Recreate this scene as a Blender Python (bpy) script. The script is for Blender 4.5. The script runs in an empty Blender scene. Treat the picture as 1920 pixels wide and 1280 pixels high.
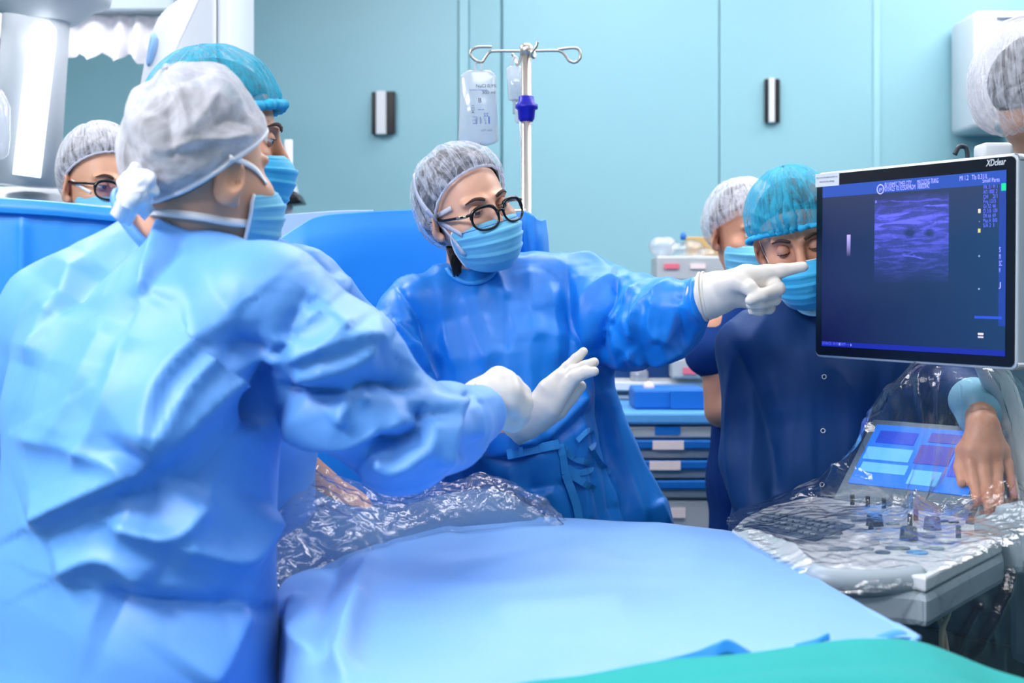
import bpy, bmesh, math, random
import numpy as np
from mathutils import Vector, Matrix
from mathutils.bvhtree import BVHTree

random.seed(7)
RNG = np.random.RandomState(11)
SC = bpy.context.scene
COL = SC.collection

# ------------------------------------------------------------------ camera, world, exposure
FPX = 2667.0          # focal length in pixels of the 1920 x 1280 frame (50 mm on full frame)
CZ = 1.35             # camera height
HY = 542.0            # image row of the horizon
cam_d = bpy.data.cameras.new('camera')
cam = bpy.data.objects.new('camera', cam_d)
COL.objects.link(cam)
cam.location = (0, 0, CZ)
cam.rotation_euler = (math.radians(90), 0, 0)
cam_d.sensor_width = 36.0
cam_d.lens = 36.0 * FPX / 1920.0
cam_d.shift_y = -(640.0 - HY) / 1920.0
cam_d.clip_start = 0.05
cam_d.dof.use_dof = True
cam_d.dof.focus_distance = 2.68
cam_d.dof.aperture_fstop = 4.0
SC.camera = cam

world = bpy.data.worlds.new('world')
SC.world = world
world.use_nodes = True
world.node_tree.nodes['Background'].inputs[0].default_value = (0.75, 0.88, 1.0, 1)
world.node_tree.nodes['Background'].inputs[1].default_value = 0.35

SC.view_settings.view_transform = 'Standard'
SC.view_settings.look = 'None'
SC.view_settings.gamma = 1.0
SC.view_settings.use_curve_mapping = False
SC.view_settings.exposure = -0.74
SC.cycles.max_bounces = 5
SC.cycles.diffuse_bounces = 3
SC.cycles.glossy_bounces = 2
SC.cycles.transmission_bounces = 2
SC.cycles.transparent_max_bounces = 10
SC.cycles.use_adaptive_sampling = True
SC.cycles.adaptive_threshold = 0.15
SC.cycles.adaptive_min_samples = 16
SC.cycles.caustics_reflective = False
SC.cycles.caustics_refractive = False

# light of the ceiling lamps: (x, y, size x, size y, watts); the lamps themselves are built further down
CEIL = 3.0
LAMPS = [(-1.8, 0.5, 1.2, 0.6, 160), (0.3, 0.2, 1.2, 0.6, 6), (-2.3, 1.5, 1.2, 0.6, 80), (0.3, 1.7, 1.2, 0.6, 12), (1.9, 1.7, 1.2, 0.6, 14),
         (-1.6, 3.7, 1.2, 0.6, 72), (0.3, 3.5, 1.2, 0.6, 42), (1.9, 3.5, 1.2, 0.6, 54), (-2.3, -1.3, 1.2, 0.6, 130), (0.9, -1.3, 1.2, 0.6, 8), (0.4, 4.7, 1.2, 0.6, 18), (2.0, 4.7, 1.2, 0.6, 30)]


def P(px, py, d):
    """world point seen at a pixel of the photograph at depth d"""
    return np.array([(px - 960.0) * d / FPX, d, CZ - (py - HY) * d / FPX])


def PZ(px, py, z):
    """world point seen at a pixel, lying at height z"""
    return P(px, py, (CZ - z) * FPX / (py - HY))


def PP(pts):
    return np.array([P(*p[:3]) for p in pts])


def proj(v):
    v = np.asarray(v)
    return 960 + FPX * v[:, 0] / v[:, 1], HY - FPX * (v[:, 2] - CZ) / v[:, 1]


# ------------------------------------------------------------------ materials
def lin(c):
    return tuple(((x / 255.0) / 12.92 if x / 255.0 <= 0.04045 else ((x / 255.0 + 0.055) / 1.055) ** 2.4) for x in c)


def newmat(name):
    m = bpy.data.materials.new(name)
    m.use_nodes = True
    nt = m.node_tree
    b = nt.nodes['Principled BSDF']
    return m, nt, b


def bump(nt, b, scale, strength, dist=0.01, detail=3, stretch=None, kind='noise'):
    tc = nt.nodes.new('ShaderNodeTexCoord')
    if kind == 'noise':
        n = nt.nodes.new('ShaderNodeTexNoise')
        n.inputs['Scale'].default_value = scale
        n.inputs['Detail'].default_value = detail
        out = n.outputs['Fac']
    else:
        n = nt.nodes.new('ShaderNodeTexVoronoi')
        n.inputs['Scale'].default_value = scale
        out = n.outputs['Distance']
    if stretch:
        mp = nt.nodes.new('ShaderNodeMapping')
        mp.inputs['Scale'].default_value = stretch
        nt.links.new(tc.outputs['Object'], mp.inputs['Vector'])
        nt.links.new(mp.outputs['Vector'], n.inputs['Vector'])
    else:
        nt.links.new(tc.outputs['Object'], n.inputs['Vector'])
    bp = nt.nodes.new('ShaderNodeBump')
    bp.inputs['Strength'].default_value = strength
    bp.inputs['Distance'].default_value = dist
    nt.links.new(out, bp.inputs['Height'])
    if b is not None:
        nt.links.new(bp.outputs['Normal'], b.inputs['Normal'])
    return bp


def mat(name, rgb, rough=0.5, metal=0.0, spec=0.5, bumpv=None, sheen=0.0, sheen_tint=(1, 1, 1), sss=0.0, sss_rgb=None, emit=None, vary=0.0, vscale=8.0, coat=0.0, trans=0.0):
    m, nt, b = newmat(name)
    c = lin(rgb)
    b.inputs['Base Color'].default_value = (*c, 1)
    b.inputs['Roughness'].default_value = rough
    b.inputs['Metallic'].default_value = metal
    b.inputs['Specular IOR Level'].default_value = spec
    if sheen:
        b.inputs['Sheen Weight'].default_value = sheen
        b.inputs['Sheen Roughness'].default_value = 0.35
        b.inputs['Sheen Tint'].default_value = (*sheen_tint, 1)
    if coat:
        b.inputs['Coat Weight'].default_value = coat
        b.inputs['Coat Roughness'].default_value = 0.1
    if sss:
        b.inputs['Subsurface Weight'].default_value = sss
        b.inputs['Subsurface Radius'].default_value = sss_rgb or (1, 0.4, 0.25)
        b.inputs['Subsurface Scale'].default_value = 0.008
    if emit:
        b.inputs['Emission Color'].default_value = (*lin(emit[0]), 1)
        b.inputs['Emission Strength'].default_value = emit[1]
    if vary:
        tc = nt.nodes.new('ShaderNodeTexCoord')
        n = nt.nodes.new('ShaderNodeTexNoise')
        n.inputs['Scale'].default_value = vscale
        n.inputs['Detail'].default_value = 4
        nt.links.new(tc.outputs['Object'], n.inputs['Vector'])
        r = nt.nodes.new('ShaderNodeMixRGB')
        r.inputs[1].default_value = (*[x * (1 - vary) for x in c], 1)
        r.inputs[2].default_value = (*[min(1, x * (1 + vary)) for x in c], 1)
        nt.links.new(n.outputs['Fac'], r.inputs[0])
        nt.links.new(r.outputs[0], b.inputs['Base Color'])
    if bumpv:
        bump(nt, b, *bumpv)
    return m


def film(name, rgb, alpha, rough=0.25, gloss=0.5, translucent=0.5, bumpv=None, spec_add=0.0, streak=None):
    """thin see-through sheet: transparent / diffuse+translucent mix with a Fresnel gloss"""
    m, nt, b = newmat(name)
    nt.nodes.remove(b)
    out = nt.nodes['Material Output']
    tr = nt.nodes.new('ShaderNodeBsdfTransparent')
    df = nt.nodes.new('ShaderNodeBsdfDiffuse')
    tl = nt.nodes.new('ShaderNodeBsdfTranslucent')
    df.inputs[0].default_value = tl.inputs[0].default_value = (*lin(rgb), 1)
    m1 = nt.nodes.new('ShaderNodeMixShader')
    m1.inputs[0].default_value = translucent
    nt.links.new(df.outputs[0], m1.inputs[1])
    nt.links.new(tl.outputs[0], m1.inputs[2])
    m2 = nt.nodes.new('ShaderNodeMixShader')
    m2.inputs[0].default_value = alpha
    nt.links.new(tr.outputs[0], m2.inputs[1])
    nt.links.new(m1.outputs[0], m2.inputs[2])
    if streak:
        # gathered gauze lies double along its pleats: denser there (pattern in the cap's own UV)
        tc = nt.nodes.new('ShaderNodeTexCoord')
        acc = None
        for (su, sv, am, kk) in streak:
            mp = nt.nodes.new('ShaderNodeMapping')
            mp.inputs['Scale'].default_value = (su, sv, 1)
            nt.links.new(tc.outputs['UV'], mp.inputs['Vector'])
            nz = nt.nodes.new('ShaderNodeTexNoise')
            nz.inputs['Scale'].default_value = 1.0
            nz.inputs['Detail'].default_value = 3
            nz.inputs['Distortion'].default_value = 1.2
            nt.links.new(mp.outputs[0], nz.inputs['Vector'])
            a1 = nt.nodes.new('ShaderNodeMath'); a1.operation = 'SUBTRACT'; a1.inputs[1].default_value = 0.5
            nt.links.new(nz.outputs['Fac'], a1.inputs[0])
            a2 = nt.nodes.new('ShaderNodeMath'); a2.operation = 'ABSOLUTE'
            nt.links.new(a1.outputs[0], a2.inputs[0])
            a3 = nt.nodes.new('ShaderNodeMath'); a3.operation = 'MULTIPLY_ADD'; a3.use_clamp = True
            a3.inputs[1].default_value = -kk; a3.inputs[2].default_value = 1.0
            nt.links.new(a2.outputs[0], a3.inputs[0])
            a4 = nt.nodes.new('ShaderNodeMath'); a4.operation = 'MULTIPLY_ADD'
            a4.inputs[1].default_value = am
            nt.links.new(a3.outputs[0], a4.inputs[0])
            if acc is None:
                a4.inputs[2].default_value = alpha
            else:
                nt.links.new(acc, a4.inputs[2])
            acc = a4.outputs[0]
        cl = nt.nodes.new('ShaderNodeClamp')
        nt.links.new(acc, cl.inputs[0])
        nt.links.new(cl.outputs[0], m2.inputs[0])
    gl = nt.nodes.new('ShaderNodeBsdfGlossy')
    gl.inputs['Roughness'].default_value = rough
    fr = nt.nodes.new('ShaderNodeFresnel')
    # the same reflectance from both faces of the sheet
    ge = nt.nodes.new('ShaderNodeNewGeometry')
    io = nt.nodes.new('ShaderNodeMath')
    io.operation = 'MULTIPLY_ADD'
    io.inputs[1].default_value = 1 / 1.5 - 1.5
    io.inputs[2].default_value = 1.5
    nt.links.new(ge.outputs['Backfacing'], io.inputs[0])
    nt.links.new(io.outputs[0], fr.inputs['IOR'])
    mt = nt.nodes.new('ShaderNodeMath')
    mt.operation = 'MULTIPLY_ADD'
    mt.inputs[1].default_value = gloss
    mt.inputs[2].default_value = spec_add
    mt.use_clamp = True
    nt.links.new(fr.outputs[0], mt.inputs[0])
    m3 = nt.nodes.new('ShaderNodeMixShader')
    nt.links.new(mt.outputs[0], m3.inputs[0])
    nt.links.new(m2.outputs[0], m3.inputs[1])
    nt.links.new(gl.outputs[0], m3.inputs[2])
    nt.links.new(m3.outputs[0], out.inputs['Surface'])
    if bumpv:
        bp = bump(nt, None, *bumpv)
        for nd in (df, tl, gl):
            nt.links.new(bp.outputs['Normal'], nd.inputs['Normal'])
        nt.links.new(bp.outputs['Normal'], fr.inputs['Normal'])
    return m


def emis(name, rgb, strength):
    m, nt, b = newmat(name)
    b.inputs['Base Color'].default_value = (*lin(rgb), 1)
    b.inputs['Emission Color'].default_value = (*lin(rgb), 1)
    b.inputs['Emission Strength'].default_value = strength
    b.inputs['Roughness'].default_value = 0.4
    m.cycles.emission_sampling = 'NONE'
    return m


M = {}
FAB = (900.0, 0.12, 0.002, 2)
M['gown'] = mat('gown_blue', (98, 161, 237), rough=0.48, spec=0.5, bumpv=FAB, sheen=0.12, sheen_tint=(0.9, 0.95, 1))
M['gown_w'] = mat('gown_deep_blue', (12, 130, 228), rough=0.42, spec=0.55, bumpv=FAB, sheen=0.1, sheen_tint=(0.85, 0.92, 1))
M['gown_trim'] = mat('gown_trim', (50, 152, 236), rough=0.5)
M['under'] = mat('under_cloth', (84, 126, 176), rough=0.7)
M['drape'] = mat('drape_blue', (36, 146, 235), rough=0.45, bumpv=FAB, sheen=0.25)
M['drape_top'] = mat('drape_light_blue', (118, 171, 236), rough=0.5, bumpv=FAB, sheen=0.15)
M['drape_pale'] = mat('drape_pale', (170, 200, 245), rough=0.6)
M['teal_sheet'] = mat('teal_sheet', (0, 158, 156), rough=0.8, bumpv=(500.0, 0.2, 0.003, 2))
M['navy'] = mat('navy_cloth', (0, 56, 114), rough=0.62, spec=0.35, bumpv=(700.0, 0.15, 0.002, 2))
M['navy2'] = mat('navy_scrub', (2, 50, 116), rough=0.8, spec=0.2)
M['teal_gown'] = mat('grey_teal_gown', (86, 122, 142), rough=0.8)
M['scrub_teal'] = mat('teal_scrub', (20, 150, 190), rough=0.8)
M['undershirt'] = mat('pale_blue_knit', (135, 195, 220), rough=0.9, bumpv=(400.0, 0.3, 0.003, 2))
M['skin'] = mat('skin', (222, 168, 138), rough=0.45, sss=0.25, vary=0.06, vscale=25, bumpv=(350.0, 0.08, 0.002, 3))
M['skin_w'] = mat('skin_pale', (224, 172, 146), rough=0.42, sss=0.25, vary=0.05, vscale=25)
M['skin_n'] = mat('skin_tan', (208, 148, 118), rough=0.45, sss=0.25, vary=0.06, vscale=25)
M['hair'] = mat('black_hair', (22, 20, 24), rough=0.45, bumpv=(300.0, 0.5, 0.004, 3, (1, 1, 0.12)))
M['brow'] = mat('brow', (70, 52, 46), rough=0.8)
M['eye_white'] = mat('eye_white', (225, 220, 215), rough=0.15)
M['iris'] = mat('iris', (30, 20, 16), rough=0.1)
M['lid'] = mat('eyelid', (196, 142, 118), rough=0.5)
M['mask'] = mat('mask_blue', (110, 192, 228), rough=0.7, bumpv=(700.0, 0.25, 0.002, 2), sheen=0.2)
M['mask_n'] = mat('mask_deep_blue', (60, 180, 230), rough=0.65, bumpv=(700.0, 0.25, 0.002, 2), sheen=0.2)
M['tie'] = mat('white_tie', (235, 238, 246), rough=0.8)
M['tie_film'] = film('tie_gauze', (235, 238, 250), 0.75, gloss=0.2, translucent=0.3)
M['glove'] = mat('latex_glove', (222, 216, 208), rough=0.42, sss=0.15, bumpv=(60.0, 0.08, 0.003, 3))
M['cap_white'] = film('cap_white_gauze', (228, 229, 238), 0.14, rough=0.5, gloss=0.15, translucent=0.3, bumpv=(160.0, 0.35, 0.004, 4), streak=((46, 2.0, 0.45, 7.0), (14, 6.0, 0.30, 6.0)))
M['cap_hood'] = film('cap_hood_gauze', (228, 229, 238), 0.36, rough=0.5, gloss=0.15, translucent=0.35, bumpv=(200.0, 0.3, 0.003, 3), streak=((6, 2.6, 0.42, 4.5), (13, 4.0, 0.16, 8.0)))
M['cap_grey'] = film('cap_grey_gauze', (226, 230, 244), 0.05, rough=0.5, gloss=0.12, translucent=0.25, bumpv=(180.0, 0.5, 0.005, 4), streak=((26, 1.4, 0.36, 14.0), (9, 4.0, 0.22, 9.0), (60, 40, 0.14, 5.0)))
M['cap_teal'] = film('cap_teal_gauze', (60, 190, 226), 0.24, rough=0.5, gloss=0.15, translucent=0.3, bumpv=(160.0, 0.35, 0.004, 4), streak=((30, 1.6, 0.42, 7.0), (12, 5.0, 0.2, 7.0)))
M['cap_band'] = mat('cap_band', (44, 176, 222), rough=0.8)
M['plastic'] = film('clear_plastic', (225, 235, 245), 0.022, rough=0.09, gloss=1.7, translucent=0.3, bumpv=(120.0, 0.2, 0.006, 3), spec_add=0.0)
M['plastic2'] = film('clear_plastic_crinkled', (225, 230, 245), 0.10, rough=0.14, gloss=2.2, translucent=0.2, bumpv=(150.0, 0.25, 0.006, 3), spec_add=0.0)
M['frame_black'] = mat('black_acetate', (12, 12, 14), rough=0.22)
M['frame_gold'] = mat('pale_gold', (210, 190, 160), rough=0.3, metal=0.8)
M['lens'] = film('lens_glass', (200, 210, 230), 0.04, rough=0.02, gloss=1.0, translucent=0.0, spec_add=0.02)
M['lens_dark'] = film('lens_violet', (110, 90, 150), 0.30, rough=0.02, gloss=1.0, translucent=0.0, spec_add=0.02)
M['steel'] = mat('steel', (206, 199, 190), rough=0.36, metal=1.0)
M['blue_plastic'] = mat('deep_blue_plastic', (16, 14, 180), rough=0.4)
M['bag'] = film('iv_bag', (235, 240, 250), 0.52, rough=0.1, gloss=1.8, translucent=0.5)
M['fluid'] = film('iv_fluid', (205, 228, 245), 0.25, rough=0.1, gloss=0.5, translucent=0.5)
M['ink_blue'] = mat('ink_blue', (40, 80, 180), rough=0.8)
M['ink_grey'] = mat('ink_grey', (70, 75, 100), rough=0.8)
M['white_plastic'] = mat('white_plastic', (214, 219, 226), rough=0.35)
M['white_cloth'] = mat('white_cloth', (206, 206, 214), rough=0.85)
M['grey_plastic'] = mat('grey_plastic', (150, 165, 176), rough=0.4)
M['pale_plastic'] = mat('pale_grey_plastic', (206, 212, 218), rough=0.4)
M['dark_plastic'] = mat('dark_plastic', (36, 48, 62), rough=0.35)
M['slate'] = mat('slate_plastic', (92, 112, 130), rough=0.4)
M['black'] = mat('black_plastic', (10, 12, 18), rough=0.3)
M['bezel'] = mat('screen_bezel', (8, 12, 24), rough=0.25)
M['alu'] = mat('pale_metal', (196, 204, 214), rough=0.35, metal=0.3)
M['cart'] = mat('cart_grey', (176, 182, 186), rough=0.4)
M['cart_blue'] = mat('cart_blue', (12, 104, 190), rough=0.45)
M['cart_top'] = mat('cart_top_blue', (86, 158, 220), rough=0.4)
M['label'] = mat('paper_label', (240, 222, 220), rough=0.8)
M['pink'] = mat('pink_print', (225, 110, 130), rough=0.8)
M['cardboard'] = mat('cardboard', (196, 164, 110), rough=0.85, vary=0.1)
M['cyan_plastic'] = mat('cyan_plastic', (50, 205, 205), rough=0.4)
M['machine'] = mat('machine_teal_grey', (24, 60, 92), rough=0.5)
M['cable'] = mat('tan_cable', (196, 176, 150), rough=0.6)
M['wall'] = mat('wall_panel_teal', (140, 188, 201), rough=0.35, spec=0.4, vary=0.02, vscale=1.2)
M['wall_off'] = mat('wall_teal_dark', (84, 128, 140), rough=0.6)
M['wall_gap'] = mat('wall_joint', (126, 178, 192), rough=0.6)
M['wall_trim'] = mat('wall_trim', (150, 198, 210), rough=0.4)
M['ceiling'] = mat('ceiling_white', (190, 198, 204), rough=0.8)
M['floor'] = mat('floor_vinyl', (66, 88, 98), rough=0.4, vary=0.05, vscale=3)
M['lamp'] = emis('lamp_diffuser', (255, 255, 255), 4.0)
M['tube_light'] = emis('tube_light', (250, 252, 255), 3.0)
M['emblem'] = mat('emblem_blue', (140, 185, 232), rough=0.4)


# ------------------------------------------------------------------ objects
BASE = {}


def mk(name, v, f, m, parent=None, base=None, smooth=True, label=None, cat=None, group=None, kind=None, mats=None, midx=None):
    me = bpy.data.meshes.new(name)
    v = np.asarray(v, dtype=float)
    if parent is not None:
        base = BASE[parent.name]
    if base is None:
        lo, hi = v.min(0), v.max(0)
        base = np.array([(lo[0] + hi[0]) / 2, (lo[1] + hi[1]) / 2, lo[2]])
    base = np.asarray(base, dtype=float)
    me.from_pydata((v - base).tolist(), [], [tuple(int(i) for i in q) for q in f])
    me.update()
    if smooth:
        me.polygons.foreach_set('use_smooth', [True] * len(me.polygons))
    for x in (mats or [m]):
        me.materials.append(M[x] if isinstance(x, str) else x)
    if midx is not None:
        me.polygons.foreach_set('material_index', [int(i) for i in midx])
    o = bpy.data.objects.new(name, me)
    COL.objects.link(o)
    if parent is not None:
        o.parent = parent
    else:
        o.location = base
    BASE[o.name] = base
    tag(o, label, cat, group, kind)
    return o


def tag(o, label=None, cat=None, group=None, kind=None):
    if label:
        o['label'] = label
    if cat:
        o['category'] = cat
    if group:
        o['group'] = group
    if kind:
        o['kind'] = kind
    return o


def set_uv(o, uv):
    """per-vertex UV"""
    l = o.data.uv_layers.new(name='UVMap')
    idx = np.zeros(len(o.data.loops), dtype=int)
    o.data.loops.foreach_get('vertex_index', idx)
    l.data.foreach_set('uv', np.asarray(uv, dtype=float)[idx].ravel())
    return o


def empty(name, loc, label=None, cat=None, group=None, kind=None):
    o = bpy.data.objects.new(name, None)
    COL.objects.link(o)
    o.location = tuple(float(x) for x in loc)
    o.empty_display_size = 0.05
    BASE[o.name] = np.array(loc, dtype=float)
    return tag(o, label, cat, group, kind)


class MB:
    """collects shapes of one mesh in world coordinates"""
    def __init__(self):
        self.v, self.f, self.n = [], [], 0

    def add(self, v, f):
        v = np.asarray(v, dtype=float)
        self.v.append(v)
        self.f += [tuple(int(i) + self.n for i in q) for q in f]
        self.n += len(v)
        return self

    def build(self, name, m, parent=None, **k):
        return mk(name, np.vstack(self.v), self.f, m, parent, **k)


def box(c, half, R=None, bev=0.0):
    """bevelled box, axes in the columns of R"""
    bm = bmesh.new()
    bmesh.ops.create_cube(bm, size=2.0)
    for w in bm.verts:
        w.co = Vector((w.co.x * half[0], w.co.y * half[1], w.co.z * half[2]))
    if bev:
        bmesh.ops.bevel(bm, geom=list(bm.edges), offset=bev, segments=2, affect='EDGES', profile=0.5)
    bm.verts.ensure_lookup_table()
    for i, w in enumerate(bm.verts):
        w.index = i
    v = np.array([w.co[:] for w in bm.verts])
    f = [tuple(w.index for w in q.verts) for q in bm.faces]
    bm.free()
    if R is not None:
        v = v @ np.asarray(R).T
    return v + np.asarray(c), f


def prism(poly, z0, z1, bev=0.0):
    """vertical prism over a polygon of world xy points"""
    bm = bmesh.new()
    vs = [bm.verts.new((p[0], p[1], z0)) for p in poly]
    fc = bm.faces.new(vs)
    bmesh.ops.recalc_face_normals(bm, faces=[fc])
    r = bmesh.ops.extrude_face_region(bm, geom=[fc])
    for g in r['geom']:
        if isinstance(g, bmesh.types.BMVert):
            g.co.z = z1
    bmesh.ops.recalc_face_normals(bm, faces=list(bm.faces))
    if bev:
        bmesh.ops.bevel(bm, geom=list(bm.edges), offset=bev, segments=2, affect='EDGES', profile=0.5)
    for i, w in enumerate(bm.verts):
        w.index = i
    v = np.array([w.co[:] for w in bm.verts])
    f = [tuple(w.index for w in q.verts) for q in bm.faces]
    bm.free()
    return v, f


def frames_along(pts, closed=False):
    pts = np.asarray(pts, dtype=float)
    t = np.gradient(pts, axis=0) if not closed else (np.roll(pts, -1, 0) - np.roll(pts, 1, 0))
    t /= np.linalg.norm(t, axis=1)[:, None] + 1e-12
    n = np.cross(t[0], [0, 0, 1.0])
    if np.linalg.norm(n) < 1e-3:
        n = np.cross(t[0], [1.0, 0, 0])
    N = []
    for i in range(len(pts)):
        n = n - t[i] * np.dot(n, t[i])
        n = n / (np.linalg.norm(n) + 1e-12)
        N.append(n.copy())
    N = np.array(N)
    return t, N, np.cross(t, N)


def tube(pts, r, seg=8, closed=False, flat=1.0):
    pts = np.asarray(pts, dtype=float)
    r = np.broadcast_to(np.asarray(r, dtype=float), (len(pts),))
    t, N, B = frames_along(pts, closed)
    v, f = [], []
    for i in range(len(pts)):
        for j in range(seg):
            a = 2 * math.pi * j / seg
            v.append(pts[i] + r[i] * (math.cos(a) * N[i] + flat * math.sin(a) * B[i]))
    n = len(pts)
    for i in range(n if closed else n - 1):
        for j in range(seg):
            k = (i + 1) % n
            f.append((i * seg + j, i * seg + (j + 1) % seg, k * seg + (j + 1) % seg, k * seg + j))
    if not closed:
        f.append(tuple(range(seg))[::-1])
        f.append(tuple((n - 1) * seg + j for j in range(seg)))
    return np.array(v), f


def spline(pts, n=12, closed=False):
    """Catmull-Rom through points"""
    p = np.asarray(pts, dtype=float)
    m = len(p)
    out = []
    for i in range(m if closed else m - 1):
        if closed:
            a, b, c, d = p[(i - 1) % m], p[i], p[(i + 1) % m], p[(i + 2) % m]
        else:
            b, c = p[i], p[i + 1]
            a = p[i - 1] if i else 2 * b - c
            d = p[i + 2] if i + 2 < m else 2 * c - b
        for k in range(n):
            t = k / n
            out.append(0.5 * (2 * b + (c - a) * t + (2 * a - 5 * b + 4 * c - d) * t * t + (3 * b - a - 3 * c + d) * t ** 3))
    if not closed:
        out.append(p[-1])
    return np.array(out)


def ribbon(pts, width, out, thick=0.0012):
    """flat band along points; out = outward directions (one per point or one)"""
    pts = np.asarray(pts, dtype=float)
    out = np.broadcast_to(np.asarray(out, dtype=float), pts.shape)
    w = np.broadcast_to(np.asarray(width, dtype=float), (len(pts),))
    t = np.gradient(pts, axis=0)
    t /= np.linalg.norm(t, axis=1)[:, None] + 1e-12
    s = np.cross(t, out)
    s /= np.linalg.norm(s, axis=1)[:, None] + 1e-12
    o = np.cross(s, t)
    v, f = [], []
    for i in range(len(pts)):
        h = s[i] * w[i] / 2
        k = o[i] * thick
        v += [pts[i] - h, pts[i] + h, pts[i] + h + k, pts[i] - h + k]
    for i in range(len(pts) - 1):
        for j in range(4):
            a, b = 4 * i + j, 4 * i + (j + 1) % 4
            f.append((a, b, b + 4, a + 4))
    f.append((3, 2, 1, 0))
    n = 4 * (len(pts) - 1)
    f.append((n, n + 1, n + 2, n + 3))
    return np.array(v), f


def lathe(profile, c, seg=24, axis=None):
    """profile [(r, h)] around an axis through c (default up)"""
    R = np.eye(3) if axis is None else basis(axis)
    v, f = [], []
    for (r, h) in profile:
        for j in range(seg):
            a = 2 * math.pi * j / seg
            v.append(np.asarray(c) + R @ np.array([r * math.cos(a), r * math.sin(a), h]))
    for i in range(len(profile) - 1):
        for j in range(seg):
            a, b = i * seg + j, i * seg + (j + 1) % seg
            f.append((a, b, b + seg, a + seg))
    f.append(tuple(range(seg))[::-1])
    n = (len(profile) - 1) * seg
    f.append(tuple(n + j for j in range(seg)))
    return np.array(v), f


def basis(z):
    z = np.asarray(z, dtype=float)
    z = z / np.linalg.norm(z)
    x = np.cross([0, 1.0, 0], z)
    if np.linalg.norm(x) < 1e-3:
        x = np.cross([1.0, 0, 0], z)
    x /= np.linalg.norm(x)
    return np.column_stack([x, np.cross(z, x), z])


def catmull_grid(net, nu, nv):
    net = np.asarray(net, dtype=float)

    def up(a, n):
        m = len(a)
        t = np.linspace(0, m - 1, n)
        i = np.minimum(t.astype(int), m - 2)
        u = (t - i).reshape((-1,) + (1,) * (a.ndim - 1))
        ext = np.concatenate([[2 * a[0] - a[1]], a, [2 * a[-1] - a[-2]]])
        p0, p1, p2, p3 = ext[i], ext[i + 1], ext[i + 2], ext[i + 3]
        return 0.5 * (2 * p1 + (p2 - p0) * u + (2 * p0 - 5 * p1 + 4 * p2 - p3) * u ** 2 + (3 * p1 - p0 - 3 * p2 + p3) * u ** 3)
    a = up(net, nu)
    return up(a.swapaxes(0, 1), nv).swapaxes(0, 1)


def grid_faces(nu, nv, off=0):
    f = []
    for i in range(nu - 1):
        for j in range(nv - 1):
            a = off + i * nv + j
            f.append((a, a + 1, a + nv + 1, a + nv))
    return f


def grid_normals(g):
    du = np.gradient(g, axis=0)
    dv = np.gradient(g, axis=1)
    n = np.cross(du, dv)
    return n / (np.linalg.norm(n, axis=2)[..., None] + 1e-12)


def sheet(net, nu, nv, disp=None, thick=0.0, px=True):
    """cloth sheet through a control net of (px, py, depth); disp(points, u, v) moves it along its normal"""
    net = [[P(*c) if px else np.array(c) for c in row] for row in net]
    g = catmull_grid(net, nu, nv)
    n = grid_normals(g)
    if np.mean(n[..., 1] * 1.0) > 0:
        n = -n
    if disp is not None:
        u, v = np.meshgrid(np.linspace(0, 1, nu), np.linspace(0, 1, nv), indexing='ij')
        g = g + n * disp(g.reshape(-1, 3), u.ravel(), v.ravel()).reshape(nu, nv, 1)
    v = g.reshape(-1, 3)
    f = grid_faces(nu, nv)
    if thick:
        n = grid_normals(g)
        if np.mean(n[..., 1]) > 0:
            n = -n
        v2 = (g - n * thick).reshape(-1, 3)
        k = len(v)
        f = f + [tuple(q[::-1]) for q in grid_faces(nu, nv, k)]
        rim = [i * nv for i in range(nu)] + [(nu - 1) * nv + j for j in range(1, nv)] + [i * nv + nv - 1 for i in range(nu - 2, -1, -1)] + [j for j in range(nv - 2, 0, -1)]
        for a, b in zip(rim, rim[1:] + rim[:1]):
            f.append((a, b, b + k, a + k))
        v = np.vstack([v, v2])
    return v, f


# ------------------------------------------------------------------ noise
_perm = np.random.RandomState(3).permutation(512)
_grad = np.random.RandomState(4).normal(size=(512, 3))
_grad /= np.linalg.norm(_grad, axis=1)[:, None]


def perlin(p):
    p = np.asarray(p, dtype=float)
    i = np.floor(p).astype(int)
    f = p - i
    u = f * f * f * (f * (f * 6 - 15) + 10)
    out = np.zeros(len(p))
    for dx in (0, 1):
        for dy in (0, 1):
            for dz in (0, 1):
                h = _perm[(_perm[(_perm[(i[:, 0] + dx) & 511] + i[:, 1] + dy) & 511] + i[:, 2] + dz) & 511]
                g = _grad[h]
                d = g[:, 0] * (f[:, 0] - dx) + g[:, 1] * (f[:, 1] - dy) + g[:, 2] * (f[:, 2] - dz)
                w = (u[:, 0] if dx else 1 - u[:, 0]) * (u[:, 1] if dy else 1 - u[:, 1]) * (u[:, 2] if dz else 1 - u[:, 2])
                out += w * d
    return out * 1.6


def fbm(p, oct=3):
    r, a = 0, 1.0
    for k in range(oct):
        r = r + a * perlin(np.asarray(p) * 2 ** k + 7.3 * k)
        a *= 0.5
    return r


def ridged(p):
    """sharp-crested noise in 0..1"""
    return 1 - np.clip(np.abs(perlin(p)) * 2, 0, 1)


def crumple(p, freq, seed=0, n=5):
    """paper-like creases: folded planes in random directions"""
    rs = np.random.RandomState(seed)
    p = np.asarray(p)
    w = np.column_stack([perlin(p * freq * 0.45 + 3.1 * k + seed) for k in range(3)]) * 0.9 / freq
    q = p + w
    out = np.zeros(len(p))
    for k in range(n):
        d = rs.normal(size=3)
        d /= np.linalg.norm(d)
        ph = rs.rand() * 7
        x = q @ d * freq * (0.6 + 0.8 * rs.rand()) + ph
        amp = 0.5 + 0.5 * perlin(p * freq * 0.35 + 11.7 * k + seed)
        out += amp * (np.abs((x % 2) - 1) - 0.5)
    return out / n * 2


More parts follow.
